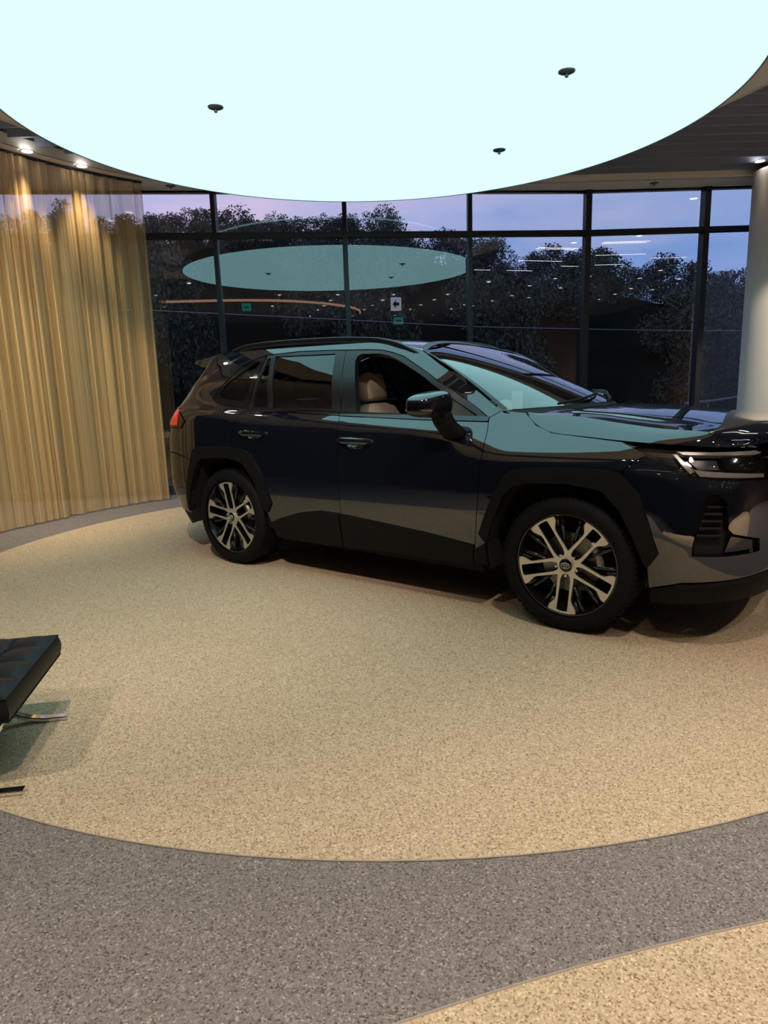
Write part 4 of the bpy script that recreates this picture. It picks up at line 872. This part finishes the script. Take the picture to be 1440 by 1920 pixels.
def crown_mesh(seed, mat, blobs=13, leaves=4200):
    r = np.random.default_rng(seed); V = []; F = []
    B = []
    for k in range(blobs):
        a = r.uniform(0, 2*math.pi); q = r.uniform(0, 1)**.7; hgt = r.uniform(.12, .86); rad = .48*(1-abs(hgt-.42)**1.6)*q
        B.append((rad*math.cos(a), rad*math.sin(a), hgt, r.uniform(.13, .25)))
    B.append((0, 0, .86, .14)); B.append((0, 0, .45, .34))
    wts = np.array([b[3]**2 for b in B]); wts /= wts.sum()
    for k in range(leaves):
        b = B[r.choice(len(B), p=wts)]; d = r.normal(size=3); d /= np.linalg.norm(d); rr = b[3]*(r.uniform(.55, 1.12)); c = np.array(b[:3])+d*rr*np.array([1, 1, .85])
        if c[2] < .02: continue
        s_ = r.uniform(.009, .021); u_ = r.normal(size=3); u_ /= np.linalg.norm(u_); v_ = np.cross(u_, r.normal(size=3)); v_ /= np.linalg.norm(v_)
        i = len(V); V += [c-u_*s_*1.5, c+v_*s_*.8, c+u_*s_*1.5, c-v_*s_*.8]; F.append((i, i+1, i+2, i+3))
    me = bpy.data.meshes.new('crown'); me.from_pydata([tuple(p) for p in V], [], F); me.materials.append(mat); return me
def trunk_mesh():
    mb = MB(); mb.tube([(0, 0, -.6), (.01, 0, -.2), (0, .01, .2), (.01, 0, .6)], [.035, .028, .022, .008], n=8)
    for a in np.linspace(0, 6, 6): mb.tube([(0, 0, .05+.08*a/3), (.15*math.cos(a*1.7), .15*math.sin(a*1.7), .25+.08*a/2), (.30*math.cos(a*1.7), .30*math.sin(a*1.7), .42+.06*a/2)], [.014, .009, .004], n=5)
    me = bpy.data.meshes.new('trunk'); me.from_pydata(mb.v, [], mb.f); me.materials.append(M_BARK); return me
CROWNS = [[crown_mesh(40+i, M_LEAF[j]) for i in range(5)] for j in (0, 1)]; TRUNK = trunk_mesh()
def tree(x, y, ztop, wide, var, far, label, group):
    zb = float(slope_z(x, y)); crown_h = ztop-zb+.25; base = ztop-crown_h
    o = empty('tree', (x, y, zb), RNG.uniform(0, 6.28), label=label, cat='tree', group=group)
    c_ = bpy.data.objects.new('crown', CROWNS[far][var]); COL.objects.link(c_); c_.parent = o; c_.location = (0, 0, base-zb); c_.scale = (wide*1.9, wide*1.9, crown_h)
    k_ = bpy.data.objects.new('trunk', TRUNK); COL.objects.link(k_); k_.parent = o; k_.location = (0, 0, base-zb); k_.scale = (wide*1.5, wide*1.5, max(crown_h, (base-zb)/.55))
PANES = ['behind the curtain', 'in the first pane right of the curtain', 'in the second pane right of the curtain', 'in the pane over the car roof', 'in the pane over the windshield', 'in the pane over the hood', 'in the last pane beside the column']
BX = [-9.2, -6.45, -1.3, 3.9, 8.9, 13.3]
SKY = [(-9.0, 29.0, 7.95), (-9.03, 30.8, 8.44), (-8.85, 32.6, 8.68), (-7.5, 29.9, 8.35), (-7.25, 31.7, 8.79), (-5.96, 29.0, 7.7), (-5.49, 30.8, 8.15), (-4.9, 32.6, 8.43), (-3.77, 29.9, 8.03), (-3.21, 31.7, 8.28), (-2.07, 29.0, 7.87), (-1.43, 30.8, 8.16), (-0.95, 32.6, 8.18), (0.02, 29.9, 7.34), (0.96, 31.7, 7.58), (1.85, 29.0, 7.07), (2.88, 30.8, 7.57), (3.92, 32.6, 7.58), (4.35, 29.9, 6.79), (5.22, 31.7, 7.24), (5.56, 29.0, 6.02), (6.78, 30.8, 6.5), (8.2, 32.6, 6.91), (8.29, 29.9, 5.96), (10.1, 31.7, 6.65), (10.14, 29.0, 5.55), (11.76, 30.8, 5.83), (13.34, 32.6, 6.29), (13.23, 29.9, 5.73), (15.22, 31.7, 5.5), (14.95, 29.0, 5.25), (-10.74, 30.8, 8.43), (-12.58, 32.6, 8.72), (-12.83, 29.9, 8.36), (-14.99, 31.7, 8.92), (-14.79, 29.0, 8.21), (-17.29, 30.8, 8.68), (18.49, 32.6, 5.51), (18.32, 29.9, 5.03)]
ORD = ['first from its left', 'second from its left', 'third from its left', 'fourth from its left', 'fifth from its left', 'sixth from its left', 'seventh from its left', 'eighth from its left', 'ninth from its left', 'tenth from its left']
pane = lambda x, y: sum(x*30.0/y > b for b in BX)
cnt = {}; PLACED = []
near_tree = lambda x, y, d: any((x-a)**2+(y-b)**2 < d*d for a, b in PLACED)
for i, (x, y, zt) in sorted(enumerate(SKY), key=lambda q: q[1][0]/q[1][1]):
    f_ = (25.5+((i*5) % 9)*2.0)/y; x, y, zt = x*f_, y*f_, CAM_H+(zt-CAM_H)*f_
    for q_ in range(12):
        if not near_tree(x, y, 2.45): break
        f_ = (y+1.3)/y; x, y, zt = x*f_, y*f_, CAM_H+(zt-CAM_H)*f_
    PLACED.append((x, y)); p_ = pane(x, y); k = cnt.get(p_, 0); cnt[p_] = k+1
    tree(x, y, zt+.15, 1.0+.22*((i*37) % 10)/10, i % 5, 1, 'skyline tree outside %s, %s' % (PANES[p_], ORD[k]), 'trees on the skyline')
for r_ in range(5):
    y0_ = 15.5+2.75*r_; n_t = 7+r_
    for c_ in range(n_t):
        y = y0_+RNG.uniform(-.25, .25); x = (-.44+.92*(c_+.5*(r_ % 2))/(n_t-1))*y0_+RNG.uniform(-.2, .2)
        lim = 1.39+(np.interp(x*30/y, [-20, -9, 0, 4, 8, 15, 25], [6.5, 6.3, 5.6, 5.2, 4.0, 3.4, 3.2]))*y/30
        if near_tree(x, y, 2.5): continue
        PLACED.append((x, y)); tree(x, y, max(lim-RNG.uniform(0, .6)*y/30, slope_z(x, y)+1.6), 1.02+.10*(r_ % 2), (c_+2*r_) % 5, 0, 'dark bushy tree on the slope below the skyline, beyond the glass', 'trees on the slope below the skyline')
mb = MB(); mb.tube([(-6.5, 13, 2.86), (-4.11, 13, 2.74), (-2.55, 13, 2.62), (-.58, 13, 2.47), (1.69, 13, 2.28), (3.87, 13, 2.17), (5.86, 13, 2.08), (9, 13, 2.0)], .006, n=5)
mb.build('wire', principled('wire', (.30, .32, .36), .5), smooth=True, label='thin pale wire strung across outside the glass', cat='wire')
rl = empty('handrail', (5.5, 11.5, -.42), label='low metal handrail outside beside the column', cat='handrail'); M_GALV = principled('galvanised', (.22, .24, .27), .4, metal=.6)
mb = MB(); mb.tube([(-.4, 0, 1.24), (.1, 0, 1.27), (.55, 0, 1.33), (2.2, 0, 1.36)], .02, n=8); mb.build('rail', M_GALV, rl, smooth=True)
for xx in (0, .5, 1.0, 1.5, 2.0): mb = MB(); mb.tube([(xx, 0, 0), (xx, 0, 1.27+.05*min(1, xx))], .015, n=8); mb.build('post', M_GALV, rl, smooth=True)
